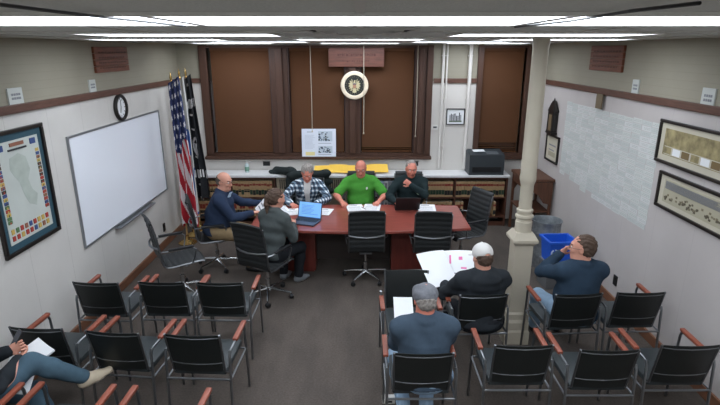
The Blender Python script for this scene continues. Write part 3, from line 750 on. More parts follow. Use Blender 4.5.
off = [  # x, y, yaw deg, label
 (.07, 6.22-.08, 3, 'black ribbed office chair with its back to us, in front of the man in green'),
 (.91, 6.20-.08, -3, 'black ribbed office chair with its back to us, nearest the man in white cap'),
 (1.42, 6.66, 116, 'black ribbed office chair at the right end of the table, facing left'),
 (-2.20, 5.74, -58, 'empty black ribbed office chair standing by the whiteboard'),
 (-1.98, 6.52, -72, 'black ribbed office chair under the man in navy pullover by the flags'),
 (-1.12, 5.62, -28, 'black ribbed office chair under the woman with the ponytail'),
 (-.80, 7.52, 180, 'black ribbed office chair under the person in plaid shirt'),
 (.02, 7.60, 180, 'black ribbed office chair under the man in bright green shirt'),
 (.76, 7.58, 176, 'black ribbed office chair under the man with his hand at his chin')]
o0 = None
for x, y, a, lb in off:
    if o0 is None: o0 = make_office(lb); o0.location = (x, y, 0); o0.rotation_euler = (0, 0, R(a))
    else: dup(o0, (x, y, 0), R(a), lb)

def make_side(label):
    t = thing('armchair', label, 'chair', group='black stacking armchairs with wooden arms')
    # backrest: slightly bowed padded panel
    b = MB(); n = 8; m = 6; vs = []
    for s in (0, 1):
        for j in range(m+1):
            q = j/m; z = .47+.365*q; y0 = -.205-.075*q; w = .195+.012*q
            for i in range(n+1):
                x = (i/n*2-1); edge = (1-abs(x)**6)*(1-abs(2*q-1)**8)
                vs.append((x*w, y0-.018*(1-x*x)+(.010 if s else -.010)*(.45+.55*edge)-.004*s, z))
    K = (n+1)*(m+1); fs = []
    for j in range(m):
        for i in range(n):
            a = j*(n+1)+i; fs += [(a, a+1, a+n+2, a+n+1), (K+a+n+1, K+a+n+2, K+a+1, K+a)]
    for i in range(n): fs += [(i, K+i, K+i+1, i+1), (m*(n+1)+i, m*(n+1)+i+1, K+m*(n+1)+i+1, K+m*(n+1)+i)]
    for j in range(m): fs += [(j*(n+1), (j+1)*(n+1), K+(j+1)*(n+1), K+j*(n+1)), (j*(n+1)+n, K+j*(n+1)+n, K+(j+1)*(n+1)+n, (j+1)*(n+1)+n)]
    b.add(vs, fs); b.build('backrest', black_v, t, True)
    MB().box((-.215, -.20, .425), (.215, .25, .475), .018).build('seat', seat_v, t, True)
    # chrome trims behind the back
    for q in (.93, .24):
        b = MB()
        z = .47+.365*q; y0 = -.205-.075*q-.016; w = .195+.012*q
        b.tube([(-w, y0+.012, z), (-w*.6, y0-.004, z-.003), (0, y0-.012, z-.004), (w*.6, y0-.004, z-.003), (w, y0+.012, z)], .0045 if q > .5 else .0055, 6)
        b.build('back_trim', steel, t, True)
    for s in (-1, 1):
        MB().tube([(s*.210, -.16, .43), (s*.205, -.2, .46), (s*.212, -.283, .835)], .009, 8).build('back_upright', steel, t, True)
        MB().tube([(s*.255, -.20, .655), (s*.255, -.215, .62), (s*.255, -.26, .005)], .011, 8).build('leg', steel, t, True)
        MB().tube([(s*.255, .19, .655), (s*.255, .205, .62), (s*.255, .235, .005)], .011, 8).build('leg', steel, t, True)
        MB().tube([(s*.255, -.235, .41), (s*.255, .225, .41)], .009, 8).build('side_rail', steel, t, True)
        b = MB(); b.M = Matrix.Translation((s*.258, -.01, .668)) @ Matrix.Rotation(R(2), 4, 'X'); b.box((-.021, -.06, -.012), (.021, .215, .014), .008); b.build('armrest', arm_wood, t, True)
        MB().tube([(s*.255, -.205, .64), (s*.257, -.17, .654), (s*.257, .19, .655)], .009, 8).build('arm_rail', steel, t, True)
    for yy in (-.235, .21): MB().tube([(-.255, yy, .41), (.255, yy, .41)], .009, 8).build('cross_rail', steel, t, True)
    return t
side = [
 (-2.44, 4.56, -3, 'empty black armchair nearest the left wall in the front left row, behind the office chair'),
 (-1.84, 4.57, -2, 'empty black armchair in the middle of the front left row'),
 (-1.30, 4.56, -1, 'empty black armchair nearest the aisle in the front left row'),
 (-2.50, 3.76, -4, 'empty black armchair against the left wall, right in front of the crossed legs'),
 (-1.87, 3.70, -6, 'empty black armchair in the middle of the second left row'),
 (-1.26, 3.66, -3, 'empty black armchair nearest the aisle in the second left row'),
 (-2.62, 2.82, -3, 'black armchair under the person holding a phone at bottom left'),
 (-1.97, 2.80, -3, 'black armchair in the rear left row beside the person with the phone'),
 (-1.30, 2.76, -3, 'black armchair in the rear left row nearest the aisle, only its arms showing'),
 (.455, 3.42, 0, 'black armchair under the man in the grey flat cap'),
 (1.08, 4.32, 3, 'black armchair under the man in the white cap, left of the column'),
 (1.92, 4.33, 4, 'black armchair under the man in navy by the right wall'),
 (2.50, 4.36, 1, 'empty black armchair between the man in navy and the right wall'),
 (1.20, 3.52, 0, 'empty black armchair in front of the column base, rear right row'),
 (1.80, 3.46, 0, 'empty black armchair in the middle of the rear right row'),
 (2.42, 3.52, 0, 'empty black armchair nearest the right wall in the rear right row'),
 (.46, 4.26, 181, 'black armchair turned towards us in front of the man in grey cap')]
s0 = None
for x, y, a, lb in side:
    if s0 is None: s0 = make_side(lb); s0.location = (x, y, 0); s0.rotation_euler = (0, 0, R(a))
    else: dup(s0, (x, y, 0), R(a), lb)

# ------------------------------------------------------------------ flags
red = mat('flag_red', (176, 34, 48), .8); wht = mat('flag_white', (222, 220, 220), .8); nav = mat('flag_navy', (36, 48, 92), .8)
fblk = mat('flag_black', (24, 26, 30), .8); sky = mat('flag_blue', (52, 96, 170), .8); gfr = mat('flag_gold_fringe', (200, 170, 90), .7)
def star(px, py, cx, cy, r):
    dx, dy = px-cx, py-cy; d = math.hypot(dx, dy)
    if d > r: return False
    a = (math.atan2(dx, dy) % (2*PI/5))-PI/5; return d < r*.42/max(.42, math.cos(PI/5-abs(a))**3) if False else d < r*(.55+.45*abs(a)/(PI/5))
def flag(label, x, y, ztop, zpole, w0, w1, length, colour, mats, rz=0, folds=3):
    t = thing('flag_on_stand', label, 'flag', (x, y, 0), R(rz))
    b = MB(); b.tube([(0, 0, .03), (0, 0, zpole)], .013, 10); b.build('pole', mat('flag_pole_wood', (176, 140, 92), .4), t, True)
    b = MB(); b.lathe([(.014, zpole-.01), (.022, zpole), (.01, zpole+.015), (.02, zpole+.05), (.001, zpole+.13)], 10); b.build('finial', brass, t, True)
    b = MB(); b.lathe([(.14, 0), (.14, .015), (.10, .035), (.04, .06), (.025, .10), (.02, .14)], 28); b.build('base', brass, t, True)
    nu, nv = 70, 190; vs = []; 
    for s in (0, 1):
        for j in range(nv+1):
            v = j/nv; w = w0+(w1-w0)*min(1, v*1.2)
            for i in range(nu+1):
                u = i/nu; a = u*folds*2*PI
                xx = -.02+w*(u*.82)+.02*math.sin(a*1.0+v*2)*min(1, v*3); yy = -.05-.045*math.sin(a+.6*math.sin(v*5))*(.3+v)-.01*s
                vs.append((xx, yy, ztop-length*v+.10*u*(1-v)-.03*math.cos(a)*v))
    K = (nu+1)*(nv+1); fs = []; mi = []
    for j in range(nv):
        for i in range(nu):
            a = j*(nu+1)+i; c = colour((i+.5)/nu, (j+.5)/nv)
            fs += [(a, a+1, a+nu+2, a+nu+1), (K+a+nu+1, K+a+nu+2, K+a+1, K+a)]; mi += [c, c]
    for j in range(nv): fs += [(j*(nu+1), (j+1)*(nu+1), K+(j+1)*(nu+1), K+j*(nu+1)), (j*(nu+1)+nu, K+j*(nu+1)+nu, K+(j+1)*(nu+1)+nu, (j+1)*(nu+1)+nu)]; mi += [colour(0, j/nv), colour(1, j/nv)]
    for i in range(nu): fs += [(nv*(nu+1)+i, K+nv*(nu+1)+i, K+nv*(nu+1)+i+1, nv*(nu+1)+i+1), (i, i+1, K+i+1, K+i)]; mi += [colour(i/nu, 1), colour(i/nu, 0)]
    b = MB(); b.add(vs, fs); b.mi = mi; b.build('flag_cloth', mats, t, True); return t
def us(u, v):
    if v < .44+.05*math.sin(u*6):
        px = u*4.0; py = v*15; k = int(py); cx = int(px)+.5+(.0); 
        ox = .5 if k % 2 else 0
        cx = math.floor(px-ox)+.5+ox; cy = k+.5
        return 1 if star(px, py*1.0, cx, cy, .30) else 2
    s = (u*3.6 - (v-.44)*3.6+.2) % 1.0
    return 0 if s < .5 else 1
def white_fl(u, v):
    if .28 < v < .62 and u > .35: return 1 if (u-.6)**2*6+(v-.45)**2*30 < .3 else 0
    if v > .66: return 1 if ((u*3+v*2) % 1) < .4 else 0
    return 0
def black_fl(u, v):
    if u < .04 or u > .96: return 0
    if (u-.5)**2*3+(v-.55)**2*14 < .10: return 1 if ((u-.5)**2*3+(v-.55)**2*14 > .05 or (abs(u-.5) < .12 and v > .52)) else 0
    if (.18 < v < .24 or .76 < v < .82) and int(u*22) % 2 == 0: return 1
    if int(v*60) % 7 == 3 and .35 < u < .55: return 1
    return 0
flag('tall US flag with stars and red and white stripes, nearest the whiteboard', -2.70, 7.42, 2.44, 2.47, .20, .33, 2.12, us, [red, wht, nav], -6, 2.5)
flag('white and blue flag on a pole behind the US flag', -2.70, 7.78, 2.42, 2.50, .12, .20, 2.02, white_fl, [mat('flag_offwhite', (196, 196, 192), .8), sky], 0, 1.5)
flag('black flag with white markings, rightmost on its pole by the window', -2.69, 8.04, 2.45, 2.50, .14, .26, 1.9, black_fl, [fblk, wht], 0, 2)
# the slim dark cabinet-like panel behind the flags
MBp = MB().box((-2.93, YB-.02, 1.55), (-2.86, YB, 2.2)); tag(MBp.build('wall_panel', mat('dark_green', (40, 48, 40), .6)), 'slim dark green wall panel behind the flags', 'panel')

# ------------------------------------------------------------------ figures: smooth implicit surfaces meshed with surface nets
def V(*a): return np.array(a, float)
def nrm(v): v = np.asarray(v, float); return v/(np.linalg.norm(v)+1e-12)
def smin(a, b, k):
    h = np.maximum(k-np.abs(a-b), 0)/k; return np.minimum(a, b)-h*h*k*.25
# primitive = (kind, data..., k, op)
def cone(a, b, ra, rb, k=.03, op=1): return ('c', V(*a), V(*b), ra, rb, k, op)
def ell(c, ax, r, k=.02, op=1): return ('e', V(*c), np.array(ax, float), V(*r), k, op)       # ax rows = axes
def slab(a, b, side, wa, wb, da, db, k=.05, op=1): return ('s', V(*a), V(*b), nrm(side), wa, wb, da, db, k, op)
def pbox(p):
    if p[0] == 'c': m = max(p[3], p[4]); return np.minimum(p[1], p[2])-m, np.maximum(p[1], p[2])+m
    if p[0] == 'e': m = max(p[3]); return p[1]-m, p[1]+m
    m = max(p[4:8]); return np.minimum(p[1], p[2])-m, np.maximum(p[1], p[2])+m
def peval(p, P, inf):
    if p[0] == 'c':
        a, b = p[1], p[2]; ab = b-a; t = np.clip(((P-a)@ab)/(ab@ab+1e-12), 0, 1)
        return np.linalg.norm(P-a-t[..., None]*ab, axis=-1)-(p[3]+(p[4]-p[3])*t)-inf
    if p[0] == 'e':
        q = (P-p[1])@p[2].T; r = p[3]+inf; k0 = np.linalg.norm(q/r, axis=-1); k1 = np.linalg.norm(q/(r*r), axis=-1)+1e-9
        return k0*(k0-1)/k1
    a, b, s = p[1], p[2], p[3]; ab = b-a; t = np.clip(((P-a)@ab)/(ab@ab+1e-12), 0, 1); q = P-a-t[..., None]*ab
    qs = q@s; qo2 = np.maximum((q*q).sum(-1)-qs*qs, 0); w = p[4]+(p[5]-p[4])*t+inf; d = p[6]+(p[7]-p[6])*t+inf
    k = np.sqrt((qs/w)**2+qo2/(d*d)); return (k-1)*np.minimum(w, d)
def field(prims, lo, hi, h, inf=0, disp=None, cut=None):
    lo = np.array(lo); n = np.ceil((np.array(hi)-lo)/h).astype(int)+1
    D = np.full(n, .2, np.float32)
    for p in prims:
        k, op = p[-2], p[-1]; a, b = pbox(p); m = k+inf+2.5*h
        i0 = np.maximum(np.floor((a-m-lo)/h).astype(int), 0); i1 = np.minimum(np.ceil((b+m-lo)/h).astype(int)+1, n)
        if (i1 <= i0).any(): continue
        g = np.stack(np.meshgrid(*[lo[d]+h*np.arange(i0[d], i1[d]) for d in range(3)], indexing='ij'), -1)
        e = peval(p, g, inf if op > 0 else 0); sl = tuple(slice(x, y) for x, y in zip(i0, i1))
        D[sl] = smin(D[sl], e, k) if op > 0 else -smin(-D[sl], e, k)
    if disp is not None or cut is not None:
        g = np.stack(np.meshgrid(*[lo[d]+h*np.arange(n[d]) for d in range(3)], indexing='ij'), -1)
        if disp is not None: D = D+disp(g)
        if cut is not None:
            for (pt, nn) in cut: D = np.maximum(D, (g-V(*pt))@nrm(nn))
    return D, lo
CR = [(i, j, k) for i in (0, 1) for j in (0, 1) for k in (0, 1)]
def nets(D, lo, h):
    s = D < 0; nx, ny, nz = D.shape
    cs = [s[i:nx-1+i, j:ny-1+j, k:nz-1+k] for i, j, k in CR]; cnt = sum(c.astype(np.int8) for c in cs)
    ijk = np.argwhere((cnt > 0) & (cnt < 8)); idx = np.full((nx-1, ny-1, nz-1), -1, np.int64); idx[tuple(ijk.T)] = np.arange(len(ijk))
    vals = [D[tuple((ijk+np.array(c)).T)] for c in CR]; acc = np.zeros((len(ijk), 3)); w = np.zeros(len(ijk))
    for a in range(8):
        for b in range(a+1, 8):
            d = np.array(CR[b])-np.array(CR[a])
            if np.abs(d).sum() != 1: continue
            m = (vals[a] < 0) != (vals[b] < 0); t = vals[a][m]/(vals[a][m]-vals[b][m]); acc[m] += np.array(CR[a])+d*t[:, None]; w[m] += 1
    v = (ijk+acc/w[:, None])*h+lo; F = []
    for ax in range(3):
        u_, v_ = [(1, 2), (2, 0), (0, 1)][ax]; sl0 = [slice(1, -1)]*3; sl1 = [slice(1, -1)]*3; sl0[ax] = slice(0, -1); sl1[ax] = slice(1, None)
        A = s[tuple(sl0)]; B = s[tuple(sl1)]; e = np.argwhere(A != B); off = np.ones(3, int); off[ax] = 0; e = e+off
        if not len(e): continue
        U = np.zeros(3, int); U[u_] = 1; W = np.zeros(3, int); W[v_] = 1
        q = np.stack([idx[tuple((e-U-W).T)], idx[tuple((e-W).T)], idx[tuple(e.T)], idx[tuple((e-U).T)]], 1)
        ins = s[tuple(e.T)]; q[~ins] = q[~ins][:, ::-1]; F.append(q)
    return v, np.concatenate(F) if F else np.zeros((0, 4), int)
def np_mesh(name, v, f, mats, mi, parent):
    me = bpy.data.meshes.new(name); me.vertices.add(len(v)); me.vertices.foreach_set('co', np.asarray(v, np.float32).ravel())
    me.loops.add(len(f)*4); me.loops.foreach_set('vertex_index', np.asarray(f, np.int32).ravel())
    me.polygons.add(len(f)); me.polygons.foreach_set('loop_start', np.arange(0, len(f)*4, 4, dtype=np.int32))
    for m in mats: me.materials.append(m)
    me.update(calc_edges=True); me.validate()
    if mi is not None and len(me.polygons) == len(f): me.polygons.foreach_set('material_index', np.asarray(mi, np.int32))
    me.polygons.foreach_set('use_smooth', [True]*len(me.polygons))
    o = bpy.data.objects.new(name, me); C.objects.link(o)
    if parent: o.parent = parent
    return o
def bounds(prims, pad):
    a = np.min([pbox(p)[0] for p in prims if p[-1] > 0], 0)-pad; b = np.max([pbox(p)[1] for p in prims if p[-1] > 0], 0)+pad; return a, b
def part(name, prims, h, m, parent, inf=0, disp=None, cut=None, mi=None):
    lo, hi = bounds(prims, inf+2.5*h+.01); D, lo = field(prims, lo, hi, h, inf, disp, cut); v, f = nets(D, lo, h)
    mm = m if isinstance(m, list) else [m]
    idx = mi(v[f].mean(1)) if mi else None
    return np_mesh(name, v, f, mm, idx, parent)
def ik(a, t, l1, l2, hint):
    a, t = V(*a), V(*t); d = t-a; L = np.linalg.norm(d); L2 = min(L, (l1+l2)*.995); u = d/L; t = a+u*L2
    x = (l1*l1-l2*l2+L2*L2)/(2*L2); hh = math.sqrt(max(l1*l1-x*x, 0)); p = np.array(hint, float); p = nrm(p-u*(p@u)); return a+u*x+p*hh, t
def wrinkle(seed, amp=.004):
    rr = np.random.RandomState(seed); K = [(rr.normal(size=3)*V(14, 14, 22), rr.uniform(0, 6), rr.uniform(.4, 1)) for _ in range(5)]
    def f(g):
        o = 0
        w = np.sin(g@V(9, 5, 7)+seed)*1.3
        for k, p, a in K: o = o+a*np.sin(g@k+p+w)
        return (o*amp/2.5).astype(np.float32)
    return f

def person(label, pos, yaw, zs=.46, lean=8, side=0, bulk=1.0, belly=0., fem=False, head=(0, 0), hands=None, hints=None, feet=None, skin=None,
           shirt=None, sleeve=1.0, trousers=None, shoes=None, style='short', hair=None, hat=None, glasses=False, hoodie=False, curl=(35, 35), palm=None,
           thigh_dir=None, knees=None, collar=True, turn=0, inner=None, sc=1.0, slump=1.0, mark=None):
    """seated figure. local frame: +Y forward, +X to the figure's right; hands / feet are world points"""
    rz = R(yaw); cz, sz_ = math.cos(rz), math.sin(rz)
    def L(p): x, y = p[0]-pos[0], p[1]-pos[1]; return V(x*cz+y*sz_, -x*sz_+y*cz, p[2])
    def Ld(d): return V(d[0]*cz+d[1]*sz_, -d[0]*sz_+d[1]*cz, d[2])
    Pv = V(0, 0, zs+.10*bulk); ln = R(lean); sd = R(side)
    up = nrm(V(math.sin(sd), math.sin(ln), math.cos(ln)*math.cos(sd)))
    tw = R(turn); rt0 = V(math.cos(tw), math.sin(tw), 0); rt = nrm(rt0-up*(rt0@up)); fw = np.cross(up, rt)
    B = bulk; sw = (.162 if fem else .183)*(.6+.4*B)
    hipr = nrm(V(1, 0, 0))
    waist = Pv+up*.18*slump; chest = Pv+up*.36*slump+fw*.01; sh = Pv+up*.455*slump; nb = Pv+up*.505*slump-fw*.005
    hy, hp = R(head[0]), R(head[1])
    hf = nrm(V(-math.sin(hy)*math.cos(hp), math.cos(hy)*math.cos(hp), -math.sin(hp)))  # pitch down positive, yaw left positive
    hr = nrm(np.cross(hf, V(0, 0, 1))); hu = np.cross(hr, hf)
    hc = nb+nrm(up*.7+V(0, 0, .3))*.115+hu*.045+hf*.03
    ax = [hr, hf, hu]
    torso = [slab(Pv-up*.0, waist, rt, .165*B, .145*B, .115*B, .115*B+belly*.4, .06),
             slab(waist, chest, rt, .145*B, .165*(.5+.5*B), .115*B+belly*.3, .115*(.4+.6*B), .06),
             slab(chest, sh+up*.0, rt, .165*(.5+.5*B), sw*.80, .115*(.4+.6*B), .075, .06),
             ell(Pv-up*.02-fw*.03, [rt, fw, up], (.175*B, .13*B, .10), .06),
             ell(nb-up*.055, [rt, fw, up], (sw*.78, .06, .045), .06)]
    torso += [cone(nb+up*.015+rt*q*.02, sh+rt*q*sw*.75-up*.005, .045, .045, .05) for q in (-1, 1)]
    if belly: torso.append(ell(waist+fw*(.05+belly*.45)-up*.03, [rt, fw, up], (.15*B, .09+belly*.35, .13), .06))
    if fem: torso.append(ell(chest+fw*.08-up*.02, [rt, fw, up], (.13, .05, .06), .05))
    arms = {}; AP = {}
    hands = hands or {}; hints = hints or {}; palm = palm or {}
    for s, nm in ((-1, 'L'), (1, 'R')):
        S = sh+rt*s*sw-up*.015; tgt = L(hands[nm]) if nm in hands else S+V(s*.05, .25, -.45)
        hint = Ld(hints[nm]) if nm in hints else V(s*.5, -.35, -.8)
        E_, W_ = ik(S, tgt, .29*sc, .255*sc, hint); arms[nm] = (S, E_, W_)
        f_ = .85+.15*B
        AP[nm] = [cone(S, S+(E_-S)*.5, .056*f_*B**.3, .047*f_, .05), cone(S+(E_-S)*.5, E_, .047*f_, .040*f_, .02), cone(E_, E_+(W_-E_)*.35, .041*f_, .042*f_, .02), cone(E_+(W_-E_)*.35, W_, .042*f_, .027, .02)]
    LP = []; AN = {}; feet = feet or {}; knees = knees or {}
    for s, nm in ((-1, 'L'), (1, 'R')):
        Hh = Pv+hipr*s*.095*B-V(0, 0, .015); ft = L(feet[nm]) if nm in feet else V(s*.13, .50, 0)
        an = ft+V(0, 0, .085) if ft[2] < .2 else ft
        kh = Ld(knees[nm]) if nm in knees else V(s*.12, .6, .8)
        K_, A_ = ik(Hh, an, .43, .41, kh); AN[nm] = (K_, A_)
        LP.append([cone(Hh, K_, .088*(.5+.5*B), .060, .05), cone(K_, K_+(A_-K_)*.35, .058, .058, .03), cone(K_+(A_-K_)*.35, A_, .058, .037, .03)])
    legs = LP[0]+LP[1]
    fem_h = .94 if fem else 1.0
    e = lambda r, f, u: hc+hr*r*fem_h+hf*f*fem_h+hu*u*fem_h
    HP = [cone(nb-up*.03, hc-hu*.055-hf*.02, .060*(.8+.2*B)*(.85 if fem else 1), .056*(.85 if fem else 1), .03),
          ell(e(0, -.012, .028), ax, (.077, .097, .092), .02), ell(e(0, .028, -.035), ax, (.060*(.85+.15*B), .068, .078), .04),
          ell(e(0, .070, -.092), ax, (.026, .02, .02), .03), ell(e(0, .078, .036), ax, (.045, .016, .012), .02),
          cone(e(0, .090, .018), e(0, .112, -.024), .008, .0125, .012), ell(e(.011, .103, -.027), ax, (.008, .009, .007), .006), ell(e(-.011, .103, -.027), ax, (.008, .009, .007), .006),
          ell(e(.040, .068, -.022), ax, (.020, .018, .018), .025), ell(e(-.040, .068, -.022), ax, (.020, .018, .018), .025),
          ell(e(.031, .100, .010), ax, (.015, .012, .010), .012, -1), ell(e(-.031, .100, .010), ax, (.015, .012, .010), .012, -1),
          ell(e(0, .094, -.053), ax, (.024, .010, .006), .006), ell(e(0, .092, -.064), ax, (.020, .010, .006), .006), ell(e(0, .107, -.0585), ax, (.022, .006, .0018), .004, -1)]
    for s in (-1, 1): HP += [ell(e(s*.079, -.010, -.004), [nrm(hr+hf*.35*s), nrm(hf-hr*.35*s), hu], (.008, .019, .032), .008), ell(e(s*.088, -.004, -.004), ax, (.006, .010, .018), .006, -1)]
    if belly > .05: HP.append(ell(e(0, .035, -.085), ax, (.055, .05, .035), .04))
    HD = []; hb = []
    for i, (s, nm) in enumerate(((-1, 'L'), (1, 'R'))):
        S, E_, W_ = arms[nm]; D_ = nrm(W_-E_); N_ = Ld(palm[nm]) if nm in palm else V(0, 0, -1)
        if nm in palm and len(palm[nm]) > 3: pass
        N_ = nrm(N_-D_*(N_@D_)); side_ = np.cross(D_, N_)          # across the palm
        th = side_*(1 if (side_@(-rt*s)) > 0 else -1)               # thumb on the inner side
        hp_ = [ell(W_+D_*.048, [th, N_, D_], (.040, .016, .052), .015), cone(W_-D_*.02, W_+D_*.03, .026, .022, .02)]
        c = R(curl[i])
        for q, (off_, ln_) in enumerate(((.031, .072), (.0105, .080), (-.0105, .075), (-.031, .060))):
            p = W_+D_*.082+th*off_*.95; d = nrm(D_+th*off_*3); a_ = c*.6
            for seg, rr_ in ((.45, .0088), (.31, .0080), (.24, .0072)):
                dd = d*math.cos(a_)+N_*math.sin(a_); p2 = p+dd*ln_*seg; hp_.append(cone(p, p2, rr_, rr_-.0006, .004)); p = p2; a_ += c*.8
        p = W_+D_*.022+th*.026; d = nrm(D_*.65+th*.75+N_*.3); p2 = p+d*.042; hp_.append(cone(p, p2, .0135, .0105, .012)); p3 = p2+nrm(D_*.9+th*.25+N_*.4)*.032; hp_.append(cone(p2, p3, .0103, .0085, .006))
        HD.append(hp_); a, b = bounds(hp_, .012); hb.append((a, b, AP[nm][3:]+hp_))
    bodyp = torso+AP['L']+AP['R']+legs+HP+HD[0]+HD[1]
    # coarse body + finer head and hands, one mesh
    lo, hi = bounds(bodyp, .03); h = .010; D, l0 = field(bodyp, lo, hi, h); v, f = nets(D, l0, h)
    boxes = [(bounds(HP[1:], .02)[0], bounds(HP[1:], .02)[1], bodyp, .0045)]+[(a, b, bodyp, .0036) for a, b, _ in hb]
    cen = v[f].mean(1); keep = np.ones(len(f), bool)
    for a, b, _, _ in boxes: keep &= ~((cen > a) & (cen < b)).all(1)
    VS = [v]; FS = [f[keep]]; n = len(v)
    done = []
    for a, b, pr, hh in boxes:
        D, l1 = field(pr, a-3*hh, b+3*hh, hh); v2, f2 = nets(D, l1, hh); c2 = v2[f2].mean(1); k2 = ((c2 > a-.003) & (c2 < b+.003)).all(1)
        for a_, b_ in done: k2 &= ~((c2 > a_) & (c2 < b_)).all(1)
        done.append((a, b)); VS.append(v2); FS.append(f2[k2]+n); n += len(v2)
    v = np.concatenate(VS); f = np.concatenate(FS); used_, inv = np.unique(f.ravel(), return_inverse=True); v = v[used_]; f = inv.reshape(-1, 4)
    cen = v[f].mean(1); q = (cen-hc)@np.array(ax).T/fem_h
    mi = np.zeros(len(f), int)
    mi[(np.abs(q[:, 0]) < .024) & (q[:, 1] > .07) & (q[:, 2] < -.048) & (q[:, 2] > -.069)] = 1
    br = (np.abs(np.abs(q[:, 0])-.033) < .017) & (q[:, 1] > .06) & (np.abs(q[:, 2]-.034) < .0045); mi[br] = 2
    hm = hair or hair_gray
    root = np_mesh('person', v, f, [skin or skin_l, lip, hm], mi, None)
    root.location = (pos[0], pos[1], 0); root.rotation_euler = (0, 0, rz); tag(root, label, 'person')
    # eyes
    for s in (-1, 1):
        b = MB(); c0 = e(s*.031, .0775, .010)
        X_ = Matrix((tuple(hr)+(0,), tuple(hu)+(0,), tuple(hf)+(0,), (0, 0, 0, 1))).transposed(); b.M = Matrix.Translation(tuple(c0)) @ X_
        pr_ = [(.0001+.0125*math.sin(a*PI/12), -.0125*math.cos(a*PI/12)) for a in range(13)]; b.lathe(pr_, 14)
        b.m = 1; b.lathe([(.0055, .0108), (.005, .0127), (.001, .013)], 12); b.build('eye', [eye_w, iris], root, True)
    # clothes
    dsp = wrinkle(int(abs(pos[0]*97+pos[1]*31)) % 1000, .009)
    sl = []
    for nm in ('L', 'R'):
        S, E_, W_ = arms[nm]
        if sleeve >= 1: sl += AP[nm][:3]+[cone(E_+(W_-E_)*.35, E_+(W_-E_)*.97, .043, .032, .02)]
        else: sl += [cone(S, S+(E_-S)*.78, .058*(.7+.3*B), .060, .05)]
    sprims = torso+sl
    if hoodie: sprims = sprims+[cone(nb+rt*.07+up*.01, nb-fw*.07-up*.01, .035, .045, .03), cone(nb-rt*.07+up*.01, nb-fw*.07-up*.01, .035, .045, .03), ell(nb-fw*.095-up*.05, [rt, fw, up], (.12, .045, .085), .03)]
    if collar:
        cp = [nb+up*.018+rt*.068*math.cos(a)*(1)+fw*(.062*math.sin(a)+.0)-up*(.022*max(0, math.sin(a))) for a in np.linspace(R(-230), R(50), 12)]
        sprims = sprims+[cone(cp[i], cp[i+1], .010, .010, .012) for i in range(11)]
    nk = [cone(nb+up*.0, hc-hu*.05, .066, .066, .01, -1)] if not collar else []
    def smi(c):
        q_ = (c-chest)@np.array([rt, fw, up]).T
        if inner: return ((np.abs(q_[:, 0]) < .035+.16*np.clip(q_[:, 2]+.02, 0, .1)) & (q_[:, 1] > .03) & (q_[:, 2] > -.22)).astype(int)
        if mark: return (((q_[:, 0]+.085)**2+(q_[:, 2]-.03)**2 < .016**2) & (q_[:, 1] > .02)).astype(int)
        return np.zeros(len(c), int)
    part('shirt' if not hoodie else 'hooded_sweatshirt', sprims+[(*p[:-1], p[-1]) for p in nk], .0085, [shirt, inner or mark or shirt], root, .014, dsp, [(Pv-V(0, 0, .045), (0, 0, -1))], smi)
    tp = [torso[0], torso[3]]+legs
    cuts = [(waist+up*.0-V(0, 0, .04), (0, 0, 1))]
    lowlegs = []
    part('trousers', [torso[0], torso[3], *LP[0][:2], *LP[1][:2], *[cone(p[2][1] if False else p[2][1], p[2][1]+(p[2][2]-p[2][1])*.93, .058, .046, .03) for p in ([LP[0][0], LP[0][1], LP[0][2]], [LP[1][0], LP[1][1], LP[1][2]])]], .0095, trousers, root, .011, wrinkle(5, .004), None)
    for nm in ('L', 'R'):
        K_, A_ = AN[nm]; sh_d = nrm(A_-K_); fwd = V(0, 1, 0)+V((-1 if nm == 'L' else 1)*.2, 0, 0); fd = nrm(fwd-sh_d*(fwd@sh_d)) if abs(sh_d[2]) < .85 else nrm(fwd*V(1, 1, 0))
        if A_[2] > .2: fd = nrm(V(0, 0, .65)+nrm(sh_d)*.75)
        dn = nrm(sh_d-fd*(sh_d@fd)); sd_ = np.cross(fd, dn)
        heel = A_+dn*.035-fd*.03; toe = A_+dn*.052+fd*.17
        sp = [slab(heel, A_+dn*.04+fd*.07, sd_, .036, .040, .034, .034, .02), slab(A_+dn*.045+fd*.07, toe, sd_, .041, .034, .030, .018, .03), cone(A_-dn*.0, A_+dn*.03, .042, .040, .02), cone(A_+dn*.02, A_+dn*.04+fd*.09, .04, .026, .03)]
        so = A_+dn*.072
        def shoe_mi(c, so=so, dn=dn): return ((c-so)@dn > -.004).astype(int)
        part('shoe', sp, .0065, [shoes[0], shoes[1]], root, .004, None, [(A_+dn*.083, dn)], lambda c, A_=A_, dn=dn: (((c-A_)@dn) > .064).astype(int))
    # hair and hats
    skull = [ell(e(0, -.012, .028), ax, (.077, .097, .092), .02), ell(e(0, -.03, -.02), ax, (.070, .075, .075), .03)]
    rn = np.random.RandomState(3)
    def hd(g):
        q = g@np.array(ax).T; return (.0025*np.sin(q[..., 0]*190+3*np.sin(q[..., 2]*50))+.0022*np.sin(q[..., 2]*150+2*np.sin(q[..., 1]*60))).astype(np.float32)
